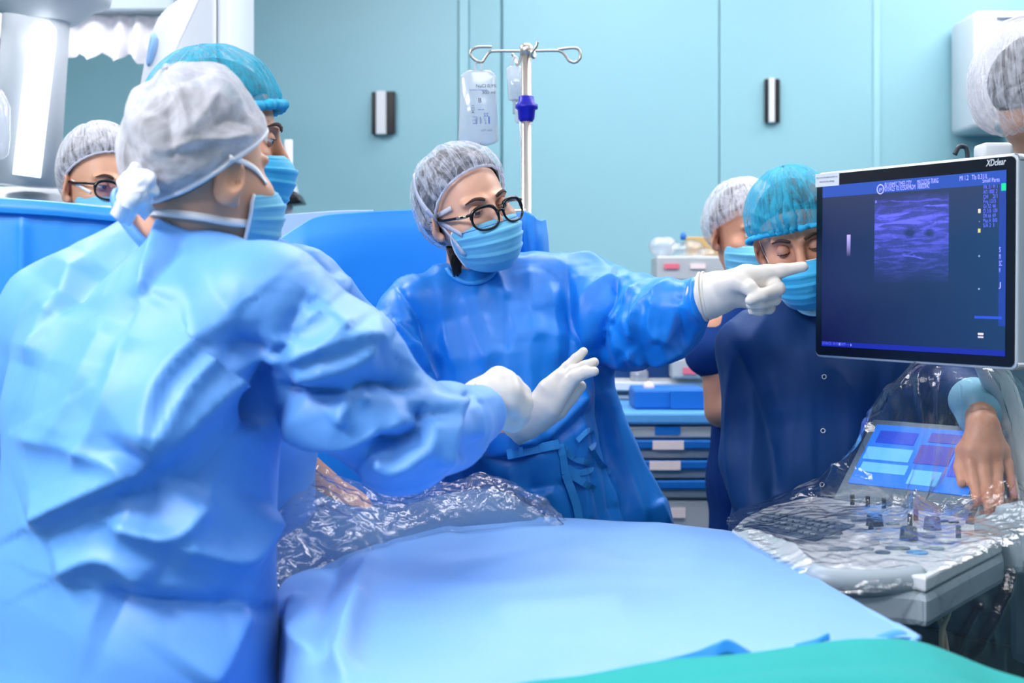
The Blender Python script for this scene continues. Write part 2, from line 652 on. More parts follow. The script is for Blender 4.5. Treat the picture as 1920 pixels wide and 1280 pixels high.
# ------------------------------------------------------------------ distance fields and surface nets
class SDF:
    def __init__(self):
        self.ops = []

    def cone(self, p0, p1, r0, r1, k=0.015, op='add'):
        p0, p1 = np.asarray(p0, float), np.asarray(p1, float)
        rm = max(r0, r1)

        def ev(x, y, z):
            ba = p1 - p0
            l2 = max(float(ba @ ba), 1e-9)
            t = np.clip(((x - p0[0]) * ba[0] + (y - p0[1]) * ba[1] + (z - p0[2]) * ba[2]) / l2, 0, 1)
            dx, dy, dz = x - p0[0] - t * ba[0], y - p0[1] - t * ba[1], z - p0[2] - t * ba[2]
            return np.sqrt(dx * dx + dy * dy + dz * dz) - (r0 + (r1 - r0) * t)
        self.ops.append((ev, np.minimum(p0, p1) - rm, np.maximum(p0, p1) + rm, k, op))
        return self

    def chain(self, pts, k=0.012, op='add'):
        """pts: (point3, r)"""
        for (a, ra), (b, rb) in zip(pts[:-1], pts[1:]):
            self.cone(a, b, ra, rb, k, op)
        return self

    def ell(self, c, r, R=None, k=0.015, op='add'):
        c, r = np.asarray(c, float), np.asarray(r, float)
        R = np.eye(3) if R is None else np.asarray(R, float)

        def ev(x, y, z):
            dx, dy, dz = x - c[0], y - c[1], z - c[2]
            u = (dx * R[0, 0] + dy * R[1, 0] + dz * R[2, 0]) / r[0]
            v = (dx * R[0, 1] + dy * R[1, 1] + dz * R[2, 1]) / r[1]
            w = (dx * R[0, 2] + dy * R[1, 2] + dz * R[2, 2]) / r[2]
            k0 = np.sqrt(u * u + v * v + w * w)
            k1 = np.sqrt((u / r[0]) ** 2 + (v / r[1]) ** 2 + (w / r[2]) ** 2) + 1e-9
            return k0 * (k0 - 1.0) / k1
        rm = r.max()
        self.ops.append((ev, c - rm, c + rm, k, op))
        return self

    def loft(self, secs, A, B, k=0.03, pw=2.0):
        """chain of elliptical sections (centre, half width along A, half depth along B)"""
        A, B = np.asarray(A, float), np.asarray(B, float)
        A, B = A / np.linalg.norm(A), B / np.linalg.norm(B)
        for (c0, a0, b0), (c1, a1, b1) in zip(secs[:-1], secs[1:]):
            c0, c1 = np.asarray(c0, float), np.asarray(c1, float)

            def ev(x, y, z, c0=c0, c1=c1, a0=a0, a1=a1, b0=b0, b1=b1):
                ba = c1 - c0
                l2 = float(ba @ ba)
                t = np.clip(((x - c0[0]) * ba[0] + (y - c0[1]) * ba[1] + (z - c0[2]) * ba[2]) / l2, 0, 1)
                dx, dy, dz = x - c0[0] - t * ba[0], y - c0[1] - t * ba[1], z - c0[2] - t * ba[2]
                a, b = a0 + (a1 - a0) * t, b0 + (b1 - b0) * t
                u = dx * A[0] + dy * A[1] + dz * A[2]
                v = dx * B[0] + dy * B[1] + dz * B[2]
                w2 = np.maximum(dx * dx + dy * dy + dz * dz - u * u - v * v, 0)
                mn = np.minimum(a, b)
                q = (np.abs(u / a) ** pw + np.abs(v / b) ** pw + (w2 / (mn * mn)) ** (pw / 2)) ** (1 / pw)
                return (q - 1) * mn
            rm = max(a0, a1, b0, b1)
            self.ops.append((ev, np.minimum(c0, c1) - rm, np.maximum(c0, c1) + rm, k, 'add'))
        return self

    def half(self, pt, n, k=0.006):
        """cut away the side of a plane that n points to"""
        pt, n = np.asarray(pt, float), np.asarray(n, float)
        n = n / np.linalg.norm(n)

        def ev(x, y, z):
            return -((x - pt[0]) * n[0] + (y - pt[1]) * n[1] + (z - pt[2]) * n[2])
        self.ops.append((ev, None, None, k, 'sub'))
        return self

    def mesh(self, res, smooth=2):
        adds = [o for o in self.ops if o[4] == 'add']
        lo = np.min([o[1] for o in adds], axis=0) - 4 * res
        hi = np.max([o[2] for o in adds], axis=0) + 4 * res
        n = np.ceil((hi - lo) / res).astype(int) + 1
        ax = [lo[i] + res * np.arange(n[i]) for i in range(3)]
        D = np.full(tuple(n), 1.0, dtype=np.float32)
        for ev, a, b, k, op in self.ops:
            if a is None:
                sl = (slice(None),) * 3
            else:
                pad = k + 4 * res
                i0 = np.clip(np.floor((a - pad - lo) / res).astype(int), 0, n - 1)
                i1 = np.clip(np.ceil((b + pad - lo) / res).astype(int) + 1, 1, n)
                sl = tuple(slice(i0[i], i1[i]) for i in range(3))
            x = ax[0][sl[0]].astype(np.float32)[:, None, None]
            y = ax[1][sl[1]].astype(np.float32)[None, :, None]
            z = ax[2][sl[2]].astype(np.float32)[None, None, :]
            d = ev(x, y, z).astype(np.float32)
            s = D[sl]
            if op == 'add':
                h = np.clip(0.5 + 0.5 * (s - d) / k, 0, 1)
                D[sl] = s * (1 - h) + d * h - k * h * (1 - h)
            else:
                h = np.clip(0.5 - 0.5 * (s + d) / k, 0, 1)
                D[sl] = s * (1 - h) - d * h + k * h * (1 - h)
        v, f = surface_nets(D, lo, res)
        v = relax(v, f, smooth)
        return v, f


def surface_nets(D, lo, res):
    ins = D < 0
    nx, ny, nz = D.shape
    c = np.zeros((nx - 1, ny - 1, nz - 1), dtype=np.int8)
    for dx in (0, 1):
        for dy in (0, 1):
            for dz in (0, 1):
                c += ins[dx:nx - 1 + dx, dy:ny - 1 + dy, dz:nz - 1 + dz]
    act = (c > 0) & (c < 8)
    idx = np.full(act.shape, -1, dtype=np.int64)
    I = np.argwhere(act)
    idx[act] = np.arange(len(I))
    acc = np.zeros((len(I), 3))
    cnt = np.zeros(len(I))
    cor = [(dx, dy, dz) for dx in (0, 1) for dy in (0, 1) for dz in (0, 1)]
    for a in range(8):
        for b in range(a + 1, 8):
            ca, cb = np.array(cor[a]), np.array(cor[b])
            if np.abs(ca - cb).sum() != 1:
                continue
            va = D[I[:, 0] + ca[0], I[:, 1] + ca[1], I[:, 2] + ca[2]]
            vb = D[I[:, 0] + cb[0], I[:, 1] + cb[1], I[:, 2] + cb[2]]
            m = (va < 0) != (vb < 0)
            t = np.where(m, va / np.where(m, va - vb, 1), 0)
            acc += np.where(m[:, None], ca + t[:, None] * (cb - ca), 0)
            cnt += m
    V = lo + res * (I + acc / cnt[:, None])
    F = []
    for axis in range(3):
        sl0 = [slice(1, -1)] * 3
        sl1 = [slice(1, -1)] * 3
        sl0[axis] = slice(0, -1)
        sl1[axis] = slice(1, None)
        e0, e1 = ins[tuple(sl0)], ins[tuple(sl1)]
        ed = np.argwhere(e0 != e1)
        off = np.array([1, 1, 1])
        off[axis] = 0
        g = ed + off
        flip = e0[tuple(ed.T)]
        o1, o2 = [a for a in range(3) if a != axis]
        if axis == 1:
            o1, o2 = o2, o1

        def cell(s1, s2):
            q = g.copy()
            q[:, o1] -= s1
            q[:, o2] -= s2
            return idx[tuple(q.T)]
        quad = np.column_stack([cell(1, 1), cell(0, 1), cell(0, 0), cell(1, 0)])
        quad[~flip] = quad[~flip][:, ::-1]
        F.append(quad)
    F = np.vstack(F)
    F = F[(F >= 0).all(1)]
    return V, F


def edges_of(f):
    f = np.asarray(f)
    e = np.vstack([np.column_stack([f[:, i], f[:, (i + 1) % 4]]) for i in range(4)])
    return np.unique(np.sort(e, axis=1), axis=0)


def relax(v, f, it, lam=0.5):
    if not it:
        return v
    e = edges_of(f)
    cnt = np.bincount(e.ravel(), minlength=len(v))[:, None]
    for _ in range(it):
        s = np.zeros_like(v)
        for a in range(3):
            s[:, a] = np.bincount(e[:, 0], v[e[:, 1], a], len(v)) + np.bincount(e[:, 1], v[e[:, 0], a], len(v))
        v = v + lam * (s / np.maximum(cnt, 1) - v)
    return v


def vnormals(v, f):
    f = np.asarray(f)
    n = np.cross(v[f[:, 2]] - v[f[:, 0]], v[f[:, 3]] - v[f[:, 1]])
    out = np.zeros_like(v)
    for i in range(4):
        for a in range(3):
            out[:, a] += np.bincount(f[:, i], n[:, a], len(v))
    return out / (np.linalg.norm(out, axis=1)[:, None] + 1e-12)


def strokes(v, nrm, lines, side=1.0):
    """folds drawn on the side of a garment that faces the viewer.
    line: ([(px, py) ...], height m, width on the right-hand side px, width on the left-hand side px)"""
    px, py = proj(v)
    face = np.clip((-nrm[:, 1] * side + 0.25) / 0.5, 0, 1)
    out = np.zeros(len(v))
    for pts, h, wr, wl in lines:
        pts = spline(np.array([(x, y) for x, y in pts], float), 6)
        L = np.concatenate([[0], np.cumsum(np.linalg.norm(np.diff(pts, axis=0), axis=1))])
        m = (px > pts[:, 0].min() - 4 * max(wr, wl)) & (px < pts[:, 0].max() + 4 * max(wr, wl)) & (py > pts[:, 1].min() - 4 * max(wr, wl)) & (py < pts[:, 1].max() + 4 * max(wr, wl))
        ids = np.nonzero(m)[0]
        if not len(ids):
            continue
        x, y = px[ids], py[ids]
        best = np.full(len(ids), 1e9)
        sgn = np.zeros(len(ids))
        tt = np.zeros(len(ids))
        for i in range(len(pts) - 1):
            a, b = pts[i], pts[i + 1]
            ab = b - a
            l2 = ab @ ab + 1e-9
            t = np.clip(((x - a[0]) * ab[0] + (y - a[1]) * ab[1]) / l2, 0, 1)
            dx, dy = x - a[0] - t * ab[0], y - a[1] - t * ab[1]
            d = np.hypot(dx, dy)
            c = ab[0] * (y - a[1]) - ab[1] * (x - a[0])
            up = d < best
            best[up] = d[up]
            sgn[up] = c[up]
            tt[up] = (L[i] + t[up] * (L[i + 1] - L[i])) / L[-1]
        w = np.where(sgn > 0, wr, wl)
        q = best / w
        prof = np.exp(-np.sqrt(q * q + 0.02) + 0.141)
        prof = np.where(q > 3.5, 0, prof)
        taper = np.clip(np.minimum(tt, 1 - tt) / 0.18 + 0.25, 0, 1)
        out[ids] += h * prof * taper * face[ids]
    return out


def bvh_of(parts):
    v = np.vstack([p[0] for p in parts])
    f, n = [], 0
    for p in parts:
        f += [tuple(int(i) + n for i in q) for q in p[1]]
        n += len(p[0])
    return BVHTree.FromPolygons([tuple(x) for x in v], f)


def hit(bvh, px, py, lift=0.002):
    """point of a built surface behind a pixel, lifted towards the viewer"""
    d = P(px, py, 1.0) - np.array([0, 0, CZ])
    d = d / np.linalg.norm(d)
    loc, nor, i, dist = bvh.ray_cast(Vector((0, 0, CZ)), Vector(d))
    if loc is None:
        return None
    return np.array(loc) - d * lift


def text_mesh(s, size, origin, X, Y, depth=0.0004, align='LEFT', font_shear=0.0, bold=0.0, width=None):
    """lettering as a flat mesh: origin, direction of writing X and up Y in world"""
    cu = bpy.data.curves.new('lettering', 'FONT')
    cu.body = s
    cu.size = size
    cu.align_x = align
    cu.shear = font_shear
    cu.offset = bold
    cu.resolution_u = 3
    o = bpy.data.objects.new('lettering', cu)
    COL.objects.link(o)
    bpy.context.view_layer.update()
    me = o.evaluated_get(bpy.context.evaluated_depsgraph_get()).to_mesh()
    X, Y = np.asarray(X, float), np.asarray(Y, float)
    X, Y = X / np.linalg.norm(X), Y / np.linalg.norm(Y)
    v = np.array([w.co[:] for w in me.vertices]).reshape(-1, 3)
    f = [tuple(q.vertices) for q in me.polygons]
    bpy.data.objects.remove(o)
    bpy.data.curves.remove(cu)
    if not len(v):
        return np.zeros((0, 3)), []
    if width:
        v[:, 0] *= width / max(v[:, 0].max(), 1e-6)
    N = np.cross(X, Y)
    return np.asarray(origin) + v[:, :1] * X + v[:, 1:2] * Y + N * depth, f


def Rmat(yaw, pitch=0.0, roll=0.0):
    """local x right, y forward, z up; yaw 0 looks away from the viewer, 90 to the right, 180 at the viewer"""
    return np.array(Matrix.Rotation(math.radians(-yaw), 3, 'Z') @ Matrix.Rotation(math.radians(-pitch), 3, 'X') @ Matrix.Rotation(math.radians(roll), 3, 'Y'))


# ------------------------------------------------------------------ the room
def slab(c, h, **k):
    v, f = box(c, h)
    return v, f


XL, XR, YF, YB = -3.4, 3.2, -2.6, 5.4
mk('floor', *box((0, 1.6, -0.05), (3.6, 4.8, 0.05)), 'floor', smooth=False, kind='structure', label='pale blue-grey vinyl floor of the operating room')
mk('ceiling', *box((0, 1.6, CEIL + 0.05), (3.6, 4.8, 0.05)), 'ceiling', smooth=False, kind='structure', label='white ceiling of the operating room')
mk('wall_left', *box((XL - 0.05, 1.6, CEIL / 2), (0.05, 4.8, CEIL / 2)), 'wall_off', smooth=False, kind='structure', label='teal wall at the left, outside the picture')
mk('wall_right', *box((XR + 0.05, 1.6, CEIL / 2), (0.05, 4.8, CEIL / 2)), 'wall_off', smooth=False, kind='structure', label='teal wall at the right, outside the picture')
mk('wall_front', *box((0, YF - 0.05, CEIL / 2), (3.6, 0.05, CEIL / 2)), 'wall_off', smooth=False, kind='structure', label='teal wall behind the viewer')
# back wall: a straight run to the right of the corner at column 940 and a run bending away to the left of it
wb = mk('wall_back', *box((1.7, YB + 0.06, CEIL / 2), (1.76, 0.05, CEIL / 2)), 'wall_gap', smooth=False, kind='structure', label='teal panelled back wall to the right of the corner')
XC = (940 - 960) * YB / FPX


def back_panel(x0, x1, parent, m='wall'):
    v, f = box(((x0 + x1) / 2, YB + 0.002, CEIL / 2), ((x1 - x0) / 2 - 0.0016, 0.012, CEIL / 2 - 0.004), bev=0.004)
    return mk('panel', v, f, m, parent, smooth=False)


def xw(px, d=YB):
    return (px - 960) * d / FPX


for a, b in ((942, 1348), (1348, 1642), (1642, 1990), (1990, 2440)):
    back_panel(xw(a), xw(b), wb)
mk('joint_strip', *box((xw(1642), YB - 0.012, CEIL / 2), (0.012, 0.004, CEIL / 2 - 0.004)), 'wall_trim', wb, smooth=False)
# left run
ang = math.radians(13)
RL = np.array([[math.cos(ang), math.sin(ang), 0], [-math.sin(ang), math.cos(ang), 0], [0, 0, 1]])


def lw(s, off=0.0):
    """point on the left run, s metres from the corner"""
    return np.array([XC - s * math.cos(ang), YB + s * math.sin(ang) + off, CEIL / 2])


wl = mk('wall_back_left', *box(lw(1.7, 0.07), (1.7, 0.05, CEIL / 2), RL), 'wall_gap', smooth=False, kind='structure', label='teal panelled back wall to the left of the corner')
for a, b in ((0.0, 0.125), (0.165, 1.25), (1.25, 2.1), (2.1, 3.35)):
    v, f = box(lw((a + b) / 2, 0.002), ((b - a) / 2 - 0.0016, 0.012, CEIL / 2 - 0.004), RL, bev=0.004)
    mk('panel', v, f, 'wall', wl, smooth=False)
mk('joint_strip', *box(lw(0.145, -0.006), (0.018, 0.010, CEIL / 2 - 0.004), RL), 'wall_trim', wl, smooth=False)


# recessed pulls in the wall panels
def pull(px0, px1, py0, py1, d, R, bars, label):
    c = P((px0 + px1) / 2, (py0 + py1) / 2, d)
    s = d / FPX
    hw, hh = (px1 - px0) * s / 2, (py1 - py0) * s / 2
    root = empty('door_pull', c - np.array([0, 0, hh]), label, 'handle', 'recessed pulls of the wall doors')
    mk('recess_plate', *box(c, (hw, 0.006, hh), R, bev=0.004), 'black', root, smooth=False)
    for (a, b) in bars:
        q = c + np.asarray(R)[:, 0] * ((a + b) / 2 * 2 * hw - hw) + np.array([0, -0.012, 0])
        mk('grip_bar', *box(q, ((b - a) * hw, 0.012, hh * 1.02), R, bev=0.004), 'white_plastic', root, smooth=False)
    return root


pull(696, 742, 172, 252, YB + 0.075, RL, [(0.22, 0.62)], 'black recessed pull with a white bar on the left wall door')
pull(1433, 1462, 148, 230, YB - 0.022, np.eye(3), [(0.25, 0.62)], 'narrow dark pull with a pale bar on the right wall door')

# ceiling lamps
for i, (x, y, sx, sy, w) in enumerate(LAMPS):
    r = empty('ceiling_lamp', (x, y, CEIL - 0.05), 'flat white ceiling lamp panel, above the picture', 'lamp', 'ceiling lamps')
    mk('lamp_frame', *box((x, y, CEIL - 0.015), (sx / 2 + 0.03, sy / 2 + 0.03, 0.014), bev=0.004), 'white_plastic', r, smooth=False)
    mk('diffuser', *box((x, y, CEIL - 0.034), (sx / 2, sy / 2, 0.006)), 'lamp', r, smooth=False)
    ld = bpy.data.lights.new('lamp_light', 'AREA')
    ld.shape = 'RECTANGLE'
    ld.size, ld.size_y = sx, sy
    ld.energy = w
    ld.color = (1.0, 0.965, 0.985)
    lo = bpy.data.objects.new('lamp_light', ld)
    COL.objects.link(lo)
    lo.parent = r
    lo.location = (0, 0, -0.002)

# ------------------------------------------------------------------ equipment at the upper left
def prism_y(poly_px, d, depth, bev=0.0):
    """outline given in pixels at depth d, extruded away from the viewer"""
    pts = [P(x, y, d) for x, y in poly_px]
    v, f = prism([(p[0], p[2]) for p in pts], 0, depth, bev)
    v = np.column_stack([v[:, 0], d + v[:, 2], v[:, 1]])
    return v, [tuple(q[::-1]) for q in f]


d = 3.75
r = empty('imaging_gantry', P(330, 1490, d + 0.15), 'tall white gantry with a rounded slanting edge and a blue badge', 'machine')
out = [(x, y) for x, y in spline(np.array([(235, 330), (252, 215), (264, 140), (278, 78), (296, 30), (330, 0), (372, -30), (404, -80)], float), 5)]
mk('housing', *prism_y(out + [(404, 1490), (235, 1490)], d, 0.4, 0.012), 'white_plastic', r)
mk('side_cover', *prism_y([(406, -120), (431, -120), (431, 1490), (406, 1490)], d + 0.01, 0.36, 0.01), 'white_plastic', r)
bv = spline(np.array([(288, 60), (294, 74), (290, 100), (280, 122), (274, 118), (277, 92), (282, 68)], float), 5, closed=True)
mk('badge', *prism_y([tuple(q) for q in bv], d - 0.006, 0.012), 'emblem', r)

d = 3.7
r = empty('light_column_machine', P(65, 1430, d + 0.2), 'white machine with a domed base and a glowing strip on its column', 'machine')
prof = [(0.30, 0.0), (0.30, 1.5), (0.295, 1.56), (0.26, 1.60), (0.18, 1.625), (0.0, 1.635)]
c0 = P(62, 542, d + 0.3)
mk('domed_base', *lathe(prof, (c0[0] + 0.0, c0[1], 0.0), 48), 'white_plastic', r)
ax0, ax1 = P(48, 348, d), P(78, -120, d)
mk('column', *tube([ax0, ax1], 0.085, 28, flat=1.0), 'white_plastic', r)
t0, t1 = P(50, 330, d - 0.078), P(82, 52, d - 0.078)
tb = [t0 + (t1 - t0) * q for q in np.linspace(0, 1, 10)]
rr = [0.034] * 8 + [0.031, 0.012]
t2 = t1 + (t1 - t0) * 0.045
mk('strip_light', *tube(tb[:-1] + [t1, t2], [0.034] * 9 + [0.031, 0.014], 20), 'tube_light', r)
mk('flange', *lathe([(0.085, -0.05), (0.13, -0.012), (0.165, 0.0), (0.17, 0.02), (0.17, 0.06)], P(84, 6, d), 40), 'pale_plastic', r)
mk('side_bracket', *box(P(4, 112, d), (0.02, 0.04, 0.05), bev=0.006), 'dark_plastic', r)
mk('upper_arm', *tube([P(84, 20, d), P(84, 20, d) + [0, 0, 0.5], P(60, -600, d)], 0.05, 20), 'pale_plastic', r)

# scalloped white skirt on a ceiling rail
d = 4.4
r = empty('hanging_skirt', P(205, 20, d), 'scalloped white fabric skirt hanging from a grey rail', 'curtain')
nu, nv = 120, 26
a, b = P(95, 22, d), P(306, 30, d)
u = np.linspace(0, 1, nu)
g = np.zeros((nu, nv, 3))
drop = 0.118 + 0.042 * np.abs(((u * 4.6 + 0.3) % 1) * 2 - 1) + 0.008 * np.sin(u * 31)
for j in range(nv):
    t = j / (nv - 1)
    g[:, j] = a + (b - a) * u[:, None]
    g[:, j, 2] -= drop * t
    g[:, j, 1] += (0.02 * t + 0.008) * np.sin(u * 29 + 1.3 * np.sin(u * 9)) - 0.03 * t
mk('fabric', g.reshape(-1, 3), grid_faces(nu, nv), 'white_cloth', r)
mk('rail', *box((a + b) / 2 + np.array([0, 0, 0.028]), (0.22, 0.05, 0.03), bev=0.01), 'grey_plastic', r, smooth=False)
mk('hanger', *tube([(a + b) / 2 + np.array([0, 0, 0.05]), ((a + b) / 2)[:2].tolist() + [CEIL]], 0.02, 12), 'grey_plastic', r)
# a second piece of the same rail at the left edge
r = empty('hanging_skirt', P(0, 40, d), 'sliver of white fabric skirt at the left edge of the picture', 'curtain')
v, f = sheet([[(-60, 10, d), (-20, 12, d - 0.02), (24, 14, d)], [(-60, 70, d), (-20, 76, d - 0.03), (18, 68, d)]], 8, 24, thick=0.002)
mk('fabric', v, f, 'white_cloth', r)
mk('hanger', *tube([P(-30, 12, d), P(-30, 12, d)[:2].tolist() + [CEIL]], 0.02, 12), 'grey_plastic', r)

# clear bottle hanging at the far left edge
r = empty('hanging_bottle', P(2, 300, 3.45), 'clear drip bottle at the far left edge of the picture', 'bottle')
mk('bottle_body', *lathe([(0.008, 0.0), (0.022, 0.015), (0.026, 0.05), (0.026, 0.13), (0.018, 0.15), (0.008, 0.17)], P(-2, 300, 3.45), 20), 'bag', r)
mk('hanger_wire', *tube([P(-2, 175, 3.45), P(-2, -640, 3.45)], 0.002, 6), 'steel', r)

# post with a dark wedge foot behind the man in the teal cap
d = 4.3
r = empty('wall_post', P(545, 1260, d), 'white post with a black wedge-shaped tray beside the teal cap', 'equipment')
mk('post', *tube([P(541, 262, d), P(541, 1264, d)], 0.013, 16), 'white_plastic', r)
mk('wedge_tray', *prism_y([(490, 388), (566, 380), (556, 362), (540, 356), (495, 370)], d - 0.06, 0.12, 0.006), 'black', r)
mk('tray_cover', *prism_y([(530, 357), (552, 360), (546, 340), (536, 336)], d - 0.05, 0.1, 0.004), 'white_plastic', r)

# white unit on the back wall, upper right
d = 5.1
r = empty('wall_unit', P(1868, 100, d), 'white box unit mounted high on the wall at the right edge', 'equipment')
c = P(1885, 130, d)
mk('unit_case', *box((c[0], d + 0.13, c[2]), (0.115, 0.14, 0.21), bev=0.02), 'white_plastic', r)
mk('vent_slot', *box(P(1895, 34, d - 0.012), (0.05, 0.004, 0.004)), 'slate', r, smooth=False)


# ------------------------------------------------------------------ people
def head_mesh(c, R, neck, res=0.0032, ear=1.0, fem=0.0):
    """head, ears and neck; local x right, y forward, z up, origin between the ears. neck: world point at the neck's base"""
    s = SDF()
    s.ell((0, -0.012, 0.036), (0.0765, 0.097, 0.087))
    s.ell((0, 0.028, -0.030), (0.066, 0.062, 0.080), k=0.03)
    s.ell((0, 0.035, -0.075), (0.050 - 0.004 * fem, 0.048, 0.036), k=0.025)
    s.ell((0, 0.068, -0.098), (0.022, 0.022, 0.018), k=0.02)
    for q in (-1, 1):
        s.ell((q * 0.043, 0.062, -0.022), (0.024, 0.026, 0.022), k=0.02)          # cheekbone
        s.cone((q * 0.012, 0.089, 0.026), (q * 0.048, 0.074, 0.027), 0.008, 0.006, k=0.012)   # brow ridge
        s.ell((q * 0.032, 0.093, 0.009), (0.018, 0.012, 0.011), k=0.012, op='sub')            # eye socket
        s.ell((q * 0.012, 0.102, -0.036), (0.009, 0.011, 0.008), k=0.008)                      # nostril
        # ear
        E = np.array(Matrix.Rotation(math.radians(q * -30), 3, 'Z') @ Matrix.Rotation(math.radians(-14), 3, 'X'))
        s.ell((q * 0.081, -0.014, -0.006), (0.009 * ear, 0.022 * ear, 0.035 * ear), E, k=0.004)
        s.ell((q * 0.0905, -0.010, 0.002), (0.0075, 0.013, 0.021), E, k=0.004, op='sub')
        s.ell((q * 0.082, 0.002, -0.010), (0.006, 0.006, 0.008), k=0.004, op='sub')
        s.ell((q * 0.077, -0.004, -0.033), (0.007, 0.010, 0.010), k=0.006)
    s.cone((0, 0.090, 0.012), (0, 0.112, -0.030), 0.008, 0.0115, k=0.012)
    s.ell((0, 0.096, -0.060), (0.022, 0.010, 0.007), k=0.008)
    s.ell((0, 0.102, -0.0665), (0.026, 0.006, 0.0018), k=0.004, op='sub')
    nk = np.linalg.inv(R) @ (np.asarray(neck) - c)
    s.cone((0, -0.022, -0.045), nk, 0.056 - 0.006 * fem, 0.062 - 0.006 * fem, k=0.025)
    v, f = s.mesh(res, 2)
    return v @ R.T + c, f


def torso_mesh(spec, res=0.011):
    """plain body below the head: spec lists cones and lofts"""
    s = SDF()
    for kind, a in spec:
        getattr(s, kind)(*a)
    return s.mesh(res, 3)


def join(parts):
    v, f, n = [], [], 0
    for a, b in parts:
        v.append(np.asarray(a))
        f += [tuple(int(i) + n for i in q) for q in b]
        n += len(a)
    return np.vstack(v), f


def legs(spec, hip, A, foot_fwd, w=0.095, floor=0.0):
    """two legs with shoes below a hip centre"""
    hip = np.asarray(hip, float)
    A = np.asarray(A, float)
    F = np.asarray(foot_fwd, float)
    for q in (-1, 1):
        h = hip + A * q * w
        kn = h * np.array([1, 1, 0]) + F * 0.02 + np.array([0, 0, 0.48])
        an = h * np.array([1, 1, 0]) - F * 0.02 + np.array([0, 0, 0.08])
        spec.append(('cone', (h, kn, 0.085, 0.06, 0.03)))
        spec.append(('cone', (kn, an, 0.06, 0.042, 0.03)))
        spec.append(('cone', (an + np.array([0, 0, -0.035]), an + F * 0.17 + np.array([0, 0, -0.04]), 0.045, 0.04, 0.02)))
    return spec


def cap_mesh(c, R, radii=(0.092, 0.112, 0.105), ctr=(0, -0.012, 0.035), tilt=28, rim=-4, back_droop=0.0, pleat=0.05, npl=34, puff=0.0, seed=0, nu=220, nv=54, crease=0.004, frill=0.0, sag=None):
    """gathered cap: pole tilted back, rim at a nearly constant elevation, pleats running from the rim"""
    T = np.array(Matrix.Rotation(math.radians(tilt), 3, 'X'))
    ph = np.linspace(0, 2 * math.pi, nu, endpoint=False)
    t = np.linspace(0, 1, nv) ** 1.3
    PH, TT = np.meshgrid(ph, t, indexing='ij')
    back = 0.5 - 0.5 * np.cos(PH)
    e0 = math.radians(rim) - back_droop * back ** 1.5
    E = e0 + (math.pi / 2 - e0) * TT
    gather = 0.93 + 0.07 * np.clip(TT / 0.10, 0, 1) ** 0.6       # elastic pulls the rim in
    cs, sn = np.cos(E), np.sin(E)
    P3 = np.stack([np.sin(PH) * cs, np.cos(PH) * cs, sn], -1).reshape(-1, 3)
    rad = (gather + puff * np.sin(np.clip(TT, 0, 1) * math.pi) ** 0.8 * (0.35 + 0.65 * back)).ravel()
    nz = perlin(np.column_stack([np.cos(PH).ravel() * 2.2, np.sin(PH).ravel() * 2.2, TT.ravel() * 1.6]) + seed)
    wob = 2.2 * perlin(np.column_stack([np.cos(PH).ravel() * 1.3, np.sin(PH).ravel() * 1.3, TT.ravel() * 0.8]) + seed + 5)
    saw = np.abs(np.sin(PH.ravel() * npl / 2 + wob * 2))
    fade = np.exp(-TT.ravel() / 0.30)
    rad = rad * (1 + pleat * (saw - 0.5) * fade + 0.035 * nz * np.clip(TT.ravel() * 4, 0, 1))
    L = P3 * np.array(radii) * rad[:, None]
    if frill:
        m = TT.ravel() < 0.02
        L[m] *= 1 + frill * (0.6 + 0.8 * saw[m])[:, None]
    L = L @ T.T + np.array(ctr)
    L = L + P3 @ T.T * (crease * crumple(L * np.array([1, 1, 0.7]), 27.0, seed, 5) * np.clip(TT.ravel() * 5, 0.15, 1) * np.clip((1 - TT.ravel()) * 8, 0, 1))[:, None]
    if sag is not None:
        L = sag(L)
    v = L @ R.T + c
    f = []
    for i in range(nu):
        for j in range(nv - 1):
            k = (i + 1) % nu
            f.append((i * nv + j, k * nv + j, k * nv + j + 1, i * nv + j + 1))
    rimpts = v.reshape(nu, nv, 3)[:, 0]
    return v, f, rimpts


def cap_folds(cv, cf, lines, h=0.006, w=8):
    """creases of the gauze on the side of a cap that is in view"""
    n = vnormals(cv, cf)
    ctr = cv.mean(0)
    n = n * np.sign(((cv - ctr) * n).sum(1))[:, None]
    L = [(pts, h * sg, w, w * 1.6) for pts, sg in lines]
    return cv + n * strokes(cv, n, L)[:, None]


def cap_uv(nu=220, nv=54):
    ph, t = np.meshgrid(np.linspace(0, 1, nu, endpoint=False), np.linspace(0, 1, nv), indexing='ij')
    return np.column_stack([ph.ravel(), t.ravel()])


